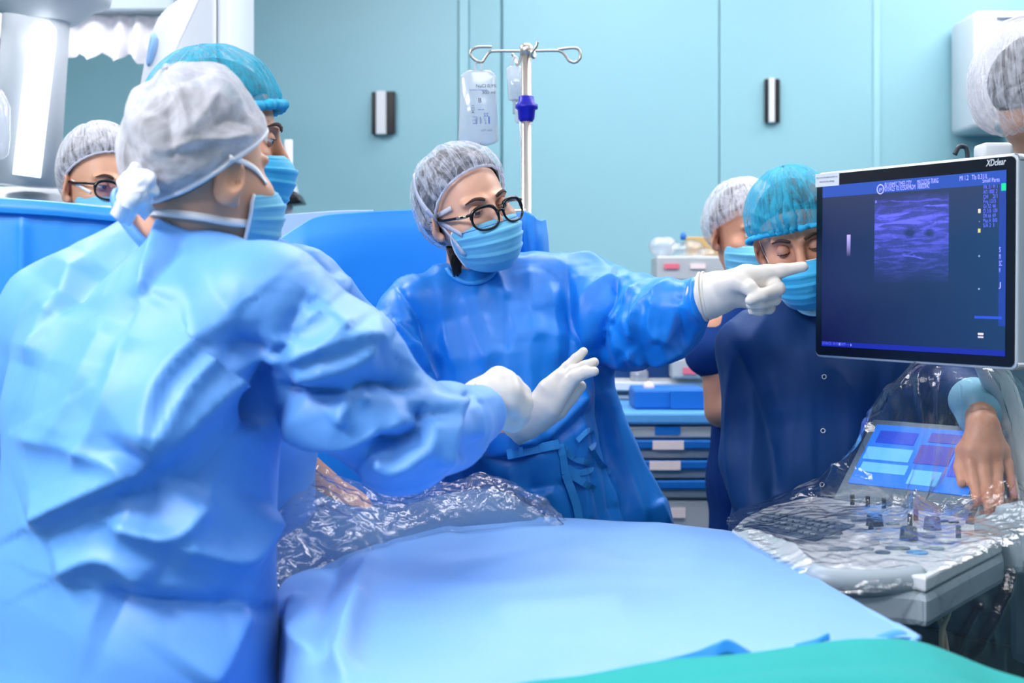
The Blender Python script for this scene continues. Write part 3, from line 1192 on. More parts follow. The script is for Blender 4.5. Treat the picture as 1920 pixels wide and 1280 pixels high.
def mask_mesh(c, R, fit=1.0, seed=0, nu=70, nv=46, wide=1.0, low=0.0):
    """pleated face mask from the bridge of the nose to under the chin"""
    u = np.linspace(-1, 1, nu)
    w = np.linspace(0, 1, nv)
    U, W = np.meshgrid(u, w, indexing='ij')
    key = np.array([0, 0.16, 0.36, 0.62, 0.84, 1.0])
    yc = np.interp(W, key, [0.110, 0.122, 0.133, 0.128, 0.112, 0.082])
    zc = np.interp(W, key, [-0.014, -0.024, -0.040, -0.070, -0.103, -0.124 - low])
    xs = np.interp(W, key, [0.070, 0.073, 0.074, 0.070, 0.062, 0.054]) * wide
    ys = np.interp(W, key, [0.036, 0.030, 0.028, 0.026, 0.026, 0.028])
    zs = np.interp(W, key, [-0.024, -0.032, -0.045, -0.067, -0.088, -0.104])
    a = np.abs(U)
    cb = np.cos(a * math.pi / 2)
    X = xs * np.sin(U * math.pi / 2)
    cbz = cb ** (1.0 + 0.5 * np.clip(1 - W * 4, 0, 1))
    Y = ys + (yc - ys) * cb ** 0.92
    Z = zs + (zc - zs) * cbz
    g = np.stack([X, Y, Z], -1)
    n = grid_normals(g)
    if n[nu // 2, nv // 2, 1] < 0:
        n = -n
    pl = np.zeros_like(W)
    for k, p in enumerate((0.30, 0.50, 0.70)):
        q = (W - p) / 0.10
        pl += np.where((q > 0) & (q < 1), (1 - q) * 0.0034, 0) * np.clip((1 - a) * 6, 0, 1)
    pl += 0.0016 * np.exp(-((W - 0.08) / 0.02) ** 2)
    pts = g.reshape(-1, 3)
    cr = crumple(pts, 38.0, seed, 5).reshape(nu, nv) * 0.0011
    g = g + n * (pl + cr)[..., None]
    back = g - n * 0.0012
    v = np.vstack([g.reshape(-1, 3), back.reshape(-1, 3)])
    f = grid_faces(nu, nv)
    k = nu * nv
    f = f + [tuple(q[::-1]) for q in grid_faces(nu, nv, k)]
    rim = [i * nv for i in range(nu)] + [(nu - 1) * nv + j for j in range(1, nv)] + [i * nv + nv - 1 for i in range(nu - 2, -1, -1)] + [j for j in range(nv - 2, 0, -1)]
    for p, q in zip(rim, rim[1:] + rim[:1]):
        f.append((p, q, q + k, p + k))
    W2 = lambda L: np.asarray(L) @ R.T + c
    edge = {'tr': W2(g[-1, 0]), 'br': W2(g[-1, -1]), 'tl': W2(g[0, 0]), 'bl': W2(g[0, -1]), 'top': W2(g[:, 0]), 'side_r': W2(g[-1]), 'side_l': W2(g[0])}
    return W2(v), f, edge


def eyes(root, c, R, look=(0, 1, 0), closed=0.35, lid='lid'):
    """eyeballs with iris, lids and lashes, brows"""
    for q in (-1, 1):
        o = np.array([q * 0.032, 0.0795, 0.008])
        rad = 0.0125
        ld = np.asarray(look, float)
        ld = ld / np.linalg.norm(ld)
        Bs = basis(ld)
        prof = [(rad * math.sin(a), rad * math.cos(a)) for a in np.linspace(math.pi, 0.001, 18)]
        v, f = lathe(prof, (0, 0, 0), 20)
        idx = []
        for fc in f:
            zc = np.mean([v[i][2] for i in fc])
            idx.append(1 if zc > rad * 0.86 else 0)
        v = v @ Bs.T + o
        mk('eye', v @ R.T + c, f, None, root, mats=['eye_white', 'iris'], midx=idx)
        # lids: spherical shells over the upper and lower part of the ball
        for upper in (True, False):
            nn, mm = 18, 8
            al = np.linspace(-math.radians(78), math.radians(78), nn)
            cut = (0.55 - 1.25 * closed) if upper else (-0.62 + 0.1 * closed)
            g = []
            for a in al:
                ed = cut * math.cos(a * 0.9)
                for t in np.linspace(0, 1, mm):
                    el = (ed + (1.35 - ed) * t) if upper else (ed + (-1.35 - ed) * t)
                    g.append(o + 1.07 * rad * np.array([math.sin(a) * math.cos(el), math.cos(a) * math.cos(el), math.sin(el)]))
            g = np.array(g)
            f = grid_faces(nn, mm)
            mk('eyelid', g @ R.T + c, f, lid, root)
            if upper:
                e = g.reshape(nn, mm, 3)[:, 0]
                lash = e + (e - o) * 0.16 + np.array([0, 0, -0.0008])
                mk('eyelash', *tube((lash[2:-2]) @ R.T + c, 0.0009, 6), 'iris', root)
        b = np.array([[q * 0.014, 0.0975, 0.027], [q * 0.024, 0.0975, 0.0315], [q * 0.036, 0.0915, 0.033], [q * 0.050, 0.079, 0.027]])
        b = spline(b, 6)
        wd = np.interp(np.linspace(0, 1, len(b)), [0, 0.25, 0.7, 1], [0.0055, 0.0075, 0.006, 0.0015])
        out = b - np.array([0, 0.0, 0.02])
        v, f = ribbon(b, wd, out / np.linalg.norm(out, axis=1)[:, None], 0.002)
        mk('eyebrow', v @ R.T + c, f, 'brow', root)


def glasses(root, c, R, rx=0.027, rz=0.0215, lens='lens', y=0.119, z=0.002, thick=0.0026, gold=False, drop=0.0):
    """round-cornered spectacles; lenses are sub-parts of the frame"""
    mb = MB()
    W2 = lambda L: np.asarray(L) @ R.T + c
    rims = []
    for q in (-1, 1):
        pts = []
        for a in np.linspace(0, 2 * math.pi, 40, endpoint=False):
            ca, sa = math.cos(a), math.sin(a)
            x = rx * np.sign(ca) * abs(ca) ** 0.82
            zz = rz * np.sign(sa) * abs(sa) ** 0.82 * (1.0 if sa > 0 else 1.06)
            xx = q * 0.0335 + x
            pts.append([xx, y - 4.2 * xx * xx - 0.12 * (zz - 0) * 1.0 + 0, z + zz - drop])
        rims.append(np.array(pts))
        th = np.array([thick * (1.35 if math.sin(a) > 0 else 0.9) for a in np.linspace(0, 2 * math.pi, 40, endpoint=False)])
        mb.add(*tube(W2(pts), th, 8, closed=True))
        hx = q * (0.0335 + rx)
        hy = y - 4.2 * hx * hx
        tp = spline(np.array([[hx, hy, z + rz * 0.55 - drop], [q * 0.071, hy - 0.018, z + rz * 0.5 - drop], [q * 0.0775, 0.030, z + 0.008], [q * 0.080, -0.005, z + 0.008], [q * 0.078, -0.03, z - 0.014]]), 8)
        mb.add(*tube(W2(tp), thick * 1.05, 8, flat=1.0))
    br = spline(np.array([[-0.0085, y + 0.001, z + 0.004 - drop], [0, y + 0.004, z + 0.0075 - drop], [0.0085, y + 0.001, z + 0.004 - drop]]), 6)
    mb.add(*tube(W2(br), 0.0024, 8))
    fr = mb.build('glasses', 'frame_black', root)
    for q, pts in zip((-1, 1), rims):
        ctr = pts.mean(0) + np.array([0, 0.002, 0])
        v = np.vstack([[ctr], pts])
        f = [(0, 1 + i, 1 + (i + 1) % 40) for i in range(40)]
        o = mk('lens', W2(v), f, lens, fr)
        if gold:
            hx = q * 0.071
            hy = y - 4.2 * (0.0335 + rx) ** 2 - 0.018
            a = np.array([[q * 0.0665, hy + 0.012, z + rz * 0.53 - drop], [q * 0.0735, hy - 0.014, z + rz * 0.45 - drop]])
            mk('temple_plate', *tube(W2(spline(a, 3)), 0.0038, 8), 'frame_gold', fr)
    return fr


def gown_finish(v, f, lines, crease=0.005, freq=9.0, seed=1, fold=0.0, fold_scale=(9, 9, 2.2), side=1.0, fine=0.0016):
    n = vnormals(v, f)
    d = crease * crumple(v, freq, seed, 6)
    d = d + fine * crumple(v, freq * 2.7, seed + 9, 5)
    if fold:
        d = d + fold * (ridged(v * np.array(fold_scale) + seed) - 0.5)
    v = v + n * d[:, None]
    if lines:
        v = v + n * strokes(v, n, lines, side)[:, None]
    return v


def hand(root, name, m, bones, res=0.0022, k=0.007, extra=None):
    """bones: lists of (px, py, depth, radius) chains, all blended into one skin"""
    s = SDF()
    for ch in bones:
        kk = k
        s.chain([(P(x, y, d), r) for x, y, d, r in ch], kk)
    if extra:
        extra(s)
    v, f = s.mesh(res, 2)
    if root is None:
        return v, f
    return mk(name, v, f, m, root)


CAPN = {220 * 54: (220, 54), 120 * 36: (120, 36)}


def person(label, parts, m, foot):
    v, f = join(parts)
    return mk('person', v, f, m, base=foot, label=label, cat='person')


def tie(root, bvh, pts, w=0.009, lift=0.004, m='tie', centre=None, n=6):
    """band laid over a head by pixels; falls back to the last depth where nothing lies behind"""
    out, last = [], None
    for p in spline(np.array([(x, y) for x, y in pts], float), n):
        h = hit(bvh, p[0], p[1], lift)
        if h is None and last is not None:
            h = P(p[0], p[1], last)
        if h is None:
            continue
        last = h[1]
        out.append(h)
    out = np.array(out)
    for _ in range(2):
        out[1:-1] = 0.5 * out[1:-1] + 0.25 * (out[:-2] + out[2:])
    o = out - np.asarray(centre)
    o /= np.linalg.norm(o, axis=1)[:, None]
    return mk('mask_tie', *ribbon(out, w, o), m, root)


# ======================================================== surgeon in front, seen from behind
def surgeon():
    R = Rmat(42, -2, 2)
    c = P(432, 340, 1.965) - R @ np.array([0.080, -0.012, -0.006])
    neck = P(325, 450, 2.05)
    A, B = np.array([0.84, -0.54, 0]), np.array([0.54, 0.84, 0])
    foot = P(255, 542, 2.0) * np.array([1, 1, 0])
    hip = P(255, 1150, 2.0)
    spec = [('loft', ([(P(310, 520, 2.06), 0.12, 0.07), (P(270, 700, 2.03), 0.16, 0.10), (hip, 0.16, 0.11)], A, B)),
            ('cone', (neck, P(305, 540, 2.06), 0.058, 0.08, 0.03)),
            ('cone', (P(495, 590, 1.93), P(735, 800, 1.97), 0.055, 0.045, 0.03)), ('cone', (P(735, 800, 1.97), P(890, 755, 2.22), 0.045, 0.03, 0.03)),
            ('cone', (P(300, 560, 2.06), P(495, 590, 1.93), 0.07, 0.06, 0.03)), ('cone', (P(300, 560, 2.06), P(115, 600, 2.14), 0.07, 0.06, 0.03)),
            ('cone', (P(115, 600, 2.14), P(30, 830, 2.2), 0.055, 0.045, 0.03)), ('cone', (P(30, 830, 2.2), P(180, 820, 2.45), 0.045, 0.03, 0.03))]
    legs(spec, hip, A, B)
    hv, hf = head_mesh(c, R, neck)
    root = person('surgeon in front seen from behind, blue gown, tied white hood cap, gloved fist held out', [(hv, hf), torso_mesh(spec)], 'skin', foot)
    # gown
    s = SDF()
    s.loft([(P(292, 488, 2.05), 0.070, 0.060), (P(296, 530, 2.05), 0.150, 0.088), (P(285, 610, 2.03), 0.195, 0.125), (P(265, 780, 2.0), 0.200, 0.140),
            (P(255, 960, 2.0), 0.198, 0.145), (P(250, 1150, 2.0), 0.205, 0.155), (P(250, 1420, 2.0), 0.225, 0.18), (P(250, 1800, 2.0), 0.245, 0.20)], A, B, k=0.04, pw=2.3)
    s.cone(P(352, 540, 2.03), P(500, 575, 1.93), 0.060, 0.082, 0.05)
    s.cone(P(270, 506, 2.07), P(105, 585, 2.13), 0.066, 0.076, 0.05)
    s.cone(P(280, 452, 2.075), P(285, 520, 2.06), 0.040, 0.07, 0.04)
    s.cone(P(505, 580, 1.93), P(640, 700, 1.95), 0.088, 0.088, 0.03)
    s.cone(P(640, 700, 1.95), P(745, 812, 1.98), 0.086, 0.080, 0.03)
    s.cone(P(745, 812, 1.98), P(835, 800, 2.10), 0.080, 0.062, 0.03)
    s.cone(P(835, 800, 2.10), P(898, 776, 2.2), 0.060, 0.044, 0.02)
    s.cone(P(105, 590, 2.13), P(30, 760, 2.18), 0.080, 0.080, 0.03)
    s.cone(P(30, 760, 2.18), P(15, 860, 2.24), 0.078, 0.07, 0.03)
    s.cone(P(15, 860, 2.24), P(170, 840, 2.45), 0.07, 0.045, 0.02)
    v, f = s.mesh(0.0055, 2)
    L = [([(489, 678), (394, 762), (290, 872)], 0.020, 70, 16),
         ([(290, 880), (180, 932), (67, 987)], 0.014, 46, 14),
         ([(34, 819), (157, 841), (281, 881)], 0.007, 22, 40),
         ([(388, 926), (345, 985), (300, 1004), (214, 979)], 0.013, 40, 18),
         ([(506, 948), (470, 1020), (427, 1049), (320, 1015)], 0.013, 45, 22),
         ([(110, 1085), (200, 1050), (281, 1105)], 0.010, 16, 40),
         ([(461, 1131), (270, 1125), (185, 1105)], -0.014, 14, 55),
         ([(461, 1131), (420, 1230), (380, 1290)], 0.012, 60, 20),
         ([(440, 590), (366, 655), (304, 745), (292, 850)], 0.015, 60, 20),
         ([(435, 632), (349, 745), (304, 841)], 0.009, 14, 14),
         ([(489, 678), (482, 745), (500, 800)], -0.020, 20, 16),
         ([(545, 668), (480, 655), (422, 639)], -0.012, 30, 16),
         ([(300, 408), (285, 480), (268, 561)], 0.008, 14, 30),
         ([(349, 437), (310, 500), (270, 561)], -0.007, 12, 26),
         ([(296, 410), (200, 480), (116, 590)], -0.010, 50, 16),
         ([(150, 470), (110, 560), (60, 690)], 0.009, 30, 20),
         ([(215, 600), (160, 720), (110, 830)], 0.005, 30, 30),
         ([(250, 640), (215, 760), (160, 880)], 0.005, 12, 30),
         # sleeve
         ([(492, 676), (586, 659), (683, 646), (720, 660)], 0.012, 14, 40),
         ([(545, 712), (655, 690), (700, 660)], 0.012, 18, 30),
         ([(517, 730), (636, 737), (690, 722), (790, 722)], -0.014, 18, 18),
         ([(525, 770), (600, 805), (692, 806), (775, 786)], 0.014, 24, 50),
         ([(690, 818), (740, 826), (785, 806), (798, 755)], -0.016, 22, 18),
         ([(696, 838), (736, 868), (789, 836), (806, 775)], 0.014, 22, 18),
         ([(814, 872), (833, 821), (861, 743)], 0.012, 20, 22),
         ([(845, 860), (858, 810), (880, 735)], -0.010, 14, 14),
         ([(886, 826), (884, 780), (878, 740)], 0.008, 12, 12),
         ([(633, 780), (655, 735), (690, 742)], 0.009, 14, 14),
         ([(540, 860), (600, 880), (680, 905)], -0.007, 20, 20),
         ([(560, 575), (610, 600), (640, 640)], 0.008, 24, 24),
         ([(545, 640), (555, 600), (590, 560)], -0.008, 18, 18)]
    v = gown_finish(v, f, [(a, 2.6 * h, wr * 1.1, wl * 1.1) for a, h, wr, wl in L], crease=0.016, freq=5.5, seed=3, fine=0.0016)
    mk('gown', v, f, 'gown', root)
    gb = bvh_of([(v, f)])
    # collar band of the gown round the neck
    ring = []
    up = (c - neck) / np.linalg.norm(c - neck)
    Bn = basis(up)
    for a in np.linspace(0, 2 * math.pi, 40, endpoint=False):
        q_ = P(306, 454, 2.045) + 0.074 * Bn[:, 0] * math.cos(a) + 0.072 * Bn[:, 1] * math.sin(a)
        q_[2] -= 0.48 * (q_[0] - P(306, 454, 2.045)[0]) - 0.004
        ring.append(q_)
    mk('collar', *tube(np.array(ring), 0.010, 8, closed=True, flat=0.6), 'gown', root)
    # hair below the hood and hood cap
    hv2, hf2, _ = cap_mesh(c, R, radii=(0.082, 0.101, 0.093), ctr=(0, -0.015, 0.032), tilt=28, rim=-6, back_droop=0.26, pleat=0.0, crease=0.0, nu=90, nv=20)
    mk('hair', hv2, hf2, 'hair', root)

    def sag(Lc):
        # the hood hangs low and full at the back of the head
        b = np.clip((-Lc[:, 1] - 0.02) / 0.12, 0, 1)
        Lc = Lc.copy()
        Lc[:, 2] -= 0.016 * b
        Lc[:, 1] += 0.004 * b
        return Lc
    cv, cf, rim = cap_mesh(c, R, radii=(0.099, 0.114, 0.131), ctr=(0, -0.007, 0.036), tilt=24, rim=0, back_droop=0.16, pleat=0.012, npl=12, puff=0.03, seed=5, crease=0.020, sag=sag)
    cv = cap_folds(cv, cf, [([(334, 150), (342, 205), (350, 260)], 1), ([(356, 244), (388, 205), (412, 177), (437, 217)], 1), ([(272, 220), (284, 255), (298, 290)], 1), ([(300, 290), (362, 264), (420, 262), (481, 250)], 1.3),
                            ([(285, 160), (340, 150), (400, 128)], -1), ([(446, 160), (466, 190), (482, 218)], -1), ([(380, 150), (420, 160), (455, 200)], 1), ([(310, 200), (318, 240), (325, 300)], -1), ([(400, 240), (430, 225), (470, 235)], -1), ([(250, 210), (262, 260), (280, 310)], 1)], 0.008, 9)
    cap = set_uv(mk('cap', cv, cf, 'cap_hood', root), cap_uv(*CAPN.get(len(cv), (220, 54))))
    mk('cap_band', *tube(rim[::3], 0.004, 6, closed=True), 'tie', cap)
    # mask and ties
    mv, mf, ed = mask_mesh(c, R, seed=3)
    mask = mk('mask', mv, mf, 'mask', root)
    hb = bvh_of([(hv, hf), (cv, cf), (mv, mf)])
    hb2 = bvh_of([(hv, hf)])
    mk('mask_edge', *tube(ed['side_r'][::3], 0.0028, 6), 'tie', mask)
    tie(root, hb, [(500, 345), (480, 318), (452, 302), (430, 296)], 0.009, centre=c, lift=0.003)
    tie(root, bvh_of([(hv, hf), (v, f)]), [(505, 400), (478, 418), (430, 416), (375, 406), (320, 400), (280, 396)], 0.012, centre=neck, lift=0.004)
    # knot of the hood ties at the nape
    kc = P(256, 350, 1.90)
    ks = SDF()
    for (x, y, dd, r_) in ((256, 348, 1.915, 0.020), (270, 338, 1.905, 0.016), (240, 352, 1.915, 0.015), (262, 366, 1.91, 0.016), (248, 332, 1.92, 0.014), (280, 352, 1.91, 0.013), (236, 368, 1.92, 0.012), (256, 318, 1.925, 0.010)):
        ks.ell(P(x, y, dd), (r_, r_ * 0.8, r_), k=0.006)
    kv, kf = ks.mesh(0.0025, 1)
    kn = vnormals(kv, kf)
    kv = kv + kn * (0.010 * crumple(kv, 55, 77, 6) + 0.005 * crumple(kv, 120, 78, 5))[:, None]
    mk('hood_knot', kv, kf, 'tie', root)
    mb = MB()
    for pts in ([(254, 355, 1.895), (246, 380, 1.90), (238, 402, 1.92), (232, 416, 1.94)], [(258, 355, 1.895), (264, 375, 1.90), (272, 392, 1.92), (280, 402, 1.94)],
                [(252, 350, 1.895), (240, 366, 1.90), (230, 388, 1.91), (218, 410, 1.94)]):
        p = spline(PP(pts), 6)
        mb.add(*ribbon(p, 0.022, (0.2, -1, 0.1), 0.001))
    mb.build('hood_tie_ends', 'tie', root)
    # gloved right fist
    d = 2.27
    bones = [[(882, 760, d - 0.02, 0.034), (905, 750, d, 0.033), (928, 742, d, 0.034)],
             [(905, 745, d, 0.030), (935, 712, d + 0.01, 0.020), (960, 722, d + 0.035, 0.016), (972, 752, d + 0.05, 0.013)],
             [(908, 748, d, 0.030), (950, 720, d, 0.019), (976, 740, d + 0.025, 0.016), (978, 772, d + 0.04, 0.013)],
             [(908, 752, d, 0.030), (955, 738, d - 0.01, 0.019), (980, 758, d + 0.012, 0.015), (970, 786, d + 0.03, 0.012)],
             [(905, 758, d, 0.028), (952, 758, d - 0.012, 0.017), (972, 776, d + 0.006, 0.014), (955, 794, d + 0.03, 0.012)],
             [(905, 770, d, 0.022), (935, 784, d + 0.0, 0.017), (962, 792, d + 0.012, 0.014), (982, 780, d + 0.03, 0.012)]]
    g = hand(root, 'glove', 'glove', bones, k=0.010)
    mk('glove_cuff', *tube(np.array([P(892 + 8 * math.cos(a) * 1.0 - 4, 766 + 46 * math.sin(a), 2.215 + 0.040 * math.cos(a)) for a in np.linspace(0, 6.283, 36, endpoint=False)]), 0.0035, 8, closed=True), 'glove', g)
    return root


# ======================================================== woman with glasses, pointing
def woman():
    R = Rmat(148, 1, 17) * 0.95
    c = P(880, 398, 2.81)
    neck = P(888, 525, 2.88)
    A, B = np.array([0.966, 0.259, 0]), np.array([-0.259, 0.966, 0])
    foot = P(985, 542, 2.88) * np.array([1, 1, 0])
    hip = P(985, 950, 2.88)
    spec = [('loft', ([(P(925, 580, 2.89), 0.10, 0.06), (P(945, 700, 2.88), 0.13, 0.08), (hip, 0.14, 0.10)], A, B)),
            ('cone', (neck, P(915, 570, 2.89), 0.05, 0.06, 0.03)),
            ('cone', (P(925, 580, 2.89), P(780, 590, 2.83), 0.055, 0.05, 0.03)), ('cone', (P(925, 580, 2.89), P(1090, 560, 2.93), 0.055, 0.05, 0.03)),
            ('cone', (P(780, 590, 2.83), P(765, 800, 2.78), 0.045, 0.038, 0.03)), ('cone', (P(765, 800, 2.78), P(940, 805, 2.6), 0.038, 0.026, 0.02)),
            ('cone', (P(1090, 560, 2.93), P(1215, 600, 2.84), 0.048, 0.04, 0.03)), ('cone', (P(1215, 600, 2.84), P(1325, 555, 2.68), 0.04, 0.026, 0.02))]
    legs(spec, hip, A, -B, 0.08)
    hv, hf = head_mesh(c, R, neck, res=0.0028, fem=1.0)
    root = person('woman in blue gown and black glasses pointing at the screen with her gloved hand', [(hv, hf), torso_mesh(spec)], 'skin_w', foot)
    s = SDF()
    s.loft([(P(893, 538, 2.89), 0.058, 0.046), (P(915, 550, 2.885), 0.125, 0.068), (P(930, 600, 2.88), 0.165, 0.095), (P(945, 700, 2.865), 0.165, 0.118),
            (P(955, 790, 2.855), 0.160, 0.122), (P(968, 860, 2.855), 0.155, 0.120), (P(985, 960, 2.88), 0.185, 0.145), (P(1000, 1150, 2.93), 0.240, 0.18), (P(1000, 1480, 2.93), 0.28, 0.2), (P(1000, 1700, 2.93), 0.28, 0.2)], A, B, k=0.035, pw=2.3)
    s.cone(P(880, 548, 2.88), P(775, 585, 2.83), 0.055, 0.066, 0.04)
    s.cone(P(950, 535, 2.9), P(1095, 545, 2.93), 0.060, 0.078, 0.04)
    s.cone(P(772, 588, 2.83), P(748, 660, 2.8), 0.068, 0.068, 0.02)
    s.cone(P(748, 660, 2.8), P(770, 800, 2.77), 0.068, 0.066, 0.02)
    s.cone(P(770, 800, 2.77), P(930, 808, 2.62), 0.062, 0.040, 0.02)
    s.cone(P(1095, 548, 2.93), P(1165, 598, 2.88), 0.080, 0.098, 0.02)
    s.cone(P(1165, 598, 2.88), P(1245, 600, 2.80), 0.096, 0.076, 0.02)
    s.cone(P(1245, 600, 2.80), P(1312, 560, 2.70), 0.074, 0.041, 0.015)
    s.cone(P(1100, 720, 2.98), P(1175, 960, 3.0), 0.045, 0.075, 0.05)
    s.cone(P(1175, 960, 3.0), P(1230, 1400, 3.0), 0.075, 0.11, 0.05)
    s.cone(P(1115, 660, 2.98), P(1100, 720, 2.98), 0.04, 0.045, 0.05)
    v, f = s.mesh(0.005, 2)
    L = [([(820, 524), (832, 610), (850, 700)], 0.006, 12, 30), ([(865, 545), (885, 620), (915, 690)], 0.006, 14, 30), ([(955, 545), (952, 600), (948, 660)], -0.006, 16, 16),
         ([(990, 495), (995, 560), (1002, 640)], 0.007, 14, 26), ([(1030, 530), (1036, 600), (1045, 680)], 0.007, 12, 26), ([(1064, 480), (1066, 560), (1072, 650), (1060, 730)], -0.008, 16, 12),
         ([(1085, 500), (1090, 580), (1095, 660)], 0.007, 14, 22),
         ([(741, 535), (790, 610), (812, 705)], -0.012, 10, 12), ([(775, 632), (795, 680), (814, 725)], 0.010, 12, 10), ([(735, 600), (770, 640), (800, 700)], 0.009, 10, 12),
         ([(716, 600), (735, 625), (752, 640)], -0.009, 9, 9), ([(705, 585), (716, 620), (735, 650)], 0.007, 8, 10), ([(760, 545), (768, 580), (772, 610)], 0.006, 12, 14),
         ([(730, 680), (770, 700), (808, 730)], -0.008, 10, 10),
         # pointing sleeve
         ([(1158, 505), (1146, 560), (1126, 620), (1122, 690)], -0.020, 12, 16), ([(1188, 535), (1160, 575), (1136, 608)], 0.012, 12, 14), ([(1165, 555), (1150, 600), (1132, 650)], -0.010, 9, 9),
         ([(1206, 575), (1190, 622), (1178, 612), (1170, 588)], 0.010, 12, 12), ([(1278, 525), (1226, 555), (1200, 590), (1190, 620)], 0.012, 14, 12),
         ([(1234, 560), (1222, 610), (1236, 640)], 0.010, 12, 12), ([(1275, 562), (1262, 610), (1243, 645)], 0.010, 14, 14), ([(1290, 530), (1272, 575), (1282, 640)], -0.009, 9, 9),
         ([(1135, 610), (1148, 650), (1165, 690)], 0.010, 12, 14), ([(1175, 655), (1190, 675), (1212, 672)], 0.010, 14, 16), ([(1282, 648), (1250, 668), (1215, 685)], 0.008, 10, 14),
         ([(1300, 520), (1296, 560), (1310, 600)], 0.006, 8, 8),
         # waist and skirt
         ([(880, 862), (940, 840), (1010, 826)], 0.012, 12, 12), ([(900, 850), (960, 858), (1012, 842)], -0.010, 8, 8), ([(1020, 830), (1065, 780), (1105, 735)], 0.010, 12, 14),
         ([(1000, 850), (1060, 810), (1110, 770)], -0.010, 8, 10), ([(955, 865), (958, 910), (1000, 935), (1050, 910)], 0.008, 14, 14), ([(985, 918), (1040, 912), (1062, 905)], -0.009, 12, 14),
         ([(1104, 860), (1120, 920), (1135, 990)], -0.008, 12, 12), ([(1135, 730), (1165, 850), (1210, 990)], 0.012, 22, 26), ([(1118, 740), (1140, 850), (1160, 985)], -0.014, 16, 20),
         ([(1085, 880), (1096, 930), (1100, 985)], 0.008, 12, 14), ([(1225, 940), (1240, 965), (1250, 990)], 0.010, 10, 14)]
    v = gown_finish(v, f, [(a, 1.5 * h, wr, wl) for a, h, wr, wl in L], crease=0.004, freq=8.0, seed=12, fold=0.008, fold_scale=(14, 14, 2.4), fine=0.0012)
    mk('gown', v, f, 'gown_w', root)
    gb = bvh_of([(v, f)])
    # neckline band
    nl = [hit(gb, x, y, 0.003) for x, y in spline(np.array([(838, 502), (846, 515), (862, 526), (884, 531), (906, 527), (922, 516), (932, 502)], float), 4)]
    nl = np.array([q for q in nl if q is not None])
    mk('neckline_band', *ribbon(nl, 0.009, (-0.1, -1, 0.15), 0.0015), 'gown_trim', root)
    # waist tie
    mb = MB()
    for pts, w in (([(1050, 832), (1056, 858), (1060, 888)], 0.014), ([(1052, 834), (1075, 858), (1104, 868), (1106, 880), (1085, 886), (1064, 876)], 0.012),
                   ([(1060, 888), (1072, 920), (1082, 950), (1086, 977)], 0.016), ([(1062, 886), (1090, 902), (1115, 918)], 0.014), ([(1110, 844), (1124, 868), (1144, 886)], 0.013),
                   ([(950, 852), (1000, 842), (1048, 832)], 0.018), ([(1082, 826), (1106, 806), (1114, 830), (1106, 842)], 0.010)):
        q = [hit(gb, x, y, 0.008) for x, y in spline(np.array(pts, float), 5)]
        q = np.array([z for z in q if z is not None])
        mb.add(*ribbon(q, w, (0, -1, 0.1), 0.0012))
    mb.build('waist_tie', 'gown_trim', root, smooth=False)
    # hair, cap
    mb = MB()
    for i in range(26):
        t = i / 25
        x0 = 843 + 20 * t
        p = spline(np.array([P(x0 - 4, 462, 2.80), P(x0 + 2, 490, 2.785 + 0.02 * t), P(x0 + 6 - 4 * t, 506 - 15 * math.sin(i * 2.1), 2.79 + 0.02 * t)]), 5)
        mb.add(*tube(p, np.linspace(0.0034, 0.0008, len(p)), 5))
    mb.build('hair', 'hair', root)

    def sag(Lc):
        b = np.clip((-Lc[:, 1] - 0.0) / 0.11, 0, 1) * np.clip((0.06 - Lc[:, 2]) / 0.1, 0, 1)
        Lc = Lc.copy()
        Lc[:, 1] -= 0.012 * b
        Lc[:, 2] -= 0.018 * b
        return Lc
    hv2, hf2, _ = cap_mesh(c, R, radii=(0.0885, 0.1085, 0.1005), ctr=(0, -0.019, 0.036), tilt=34, rim=0, back_droop=0.88, pleat=0.0, puff=0.04, seed=2, crease=0.0, nu=90, nv=24, sag=sag)
    mk('hair', hv2, hf2, 'hair', root)
    cv, cf, rim = cap_mesh(c, R, radii=(0.096, 0.116, 0.109), ctr=(0, -0.018, 0.038), tilt=34, rim=-4, back_droop=0.85, pleat=0.035, npl=40, puff=0.05, seed=2, crease=0.005, sag=sag)
    cv = cap_folds(cv, cf, [([(930, 322), (905, 290), (880, 276)], 1), ([(925, 324), (890, 300), (850, 288)], 1), ([(915, 328), (880, 322), (840, 320)], 1), ([(880, 345), (850, 345), (820, 352)], 1), ([(935, 320), (922, 292), (905, 272)], 1),
                            ([(812, 408), (800, 440), (806, 480)], 1), ([(812, 408), (788, 430), (775, 460)], 1), ([(830, 300), (800, 330), (785, 370)], -1)], 0.004, 6)
    cap = set_uv(mk('cap', cv, cf, 'cap_grey', root), cap_uv(*CAPN.get(len(cv), (220, 54))))
    mk('cap_band', *tube(rim[::3], 0.003, 6, closed=True), 'tie_film', cap)
    mv, mf, ed = mask_mesh(c, R, seed=6, wide=1.0)
    mask = mk('mask', mv, mf, 'mask', root)
    mk('mask_edge', *tube(ed['side_r'][::3], 0.0018, 6), 'tie', mask)
    mk('mask_stitching', *tube(mv.reshape(2, 70, 46, 3)[0, 6:-6, 6] + R @ np.array([0, 0.0006, 0]), 0.0006, 5), 'ink_blue', mask)
    hb = bvh_of([(hv, hf), (cv, cf), (mv, mf)])
    tie(root, hb, [(776, 318), (782, 365), (812, 407), (838, 424), (866, 440)], 0.011, 0.004, 'tie_film', c)
    tie(root, hb, [(800, 392), (813, 407), (842, 440), (871, 478)], 0.010, 0.005, 'tie_film', c)
    tie(root, hb, [(813, 407), (828, 400), (846, 390)], 0.009, 0.004, 'tie_film', c)
    eyes(root, c, R, look=(0.1, 1, -0.45), closed=0.45)
    glasses(root, c, R, rx=0.0268, rz=0.0225, gold=True, y=0.123, z=-0.005, thick=0.0027)
    # pointing glove (her left hand)
    d = 2.62
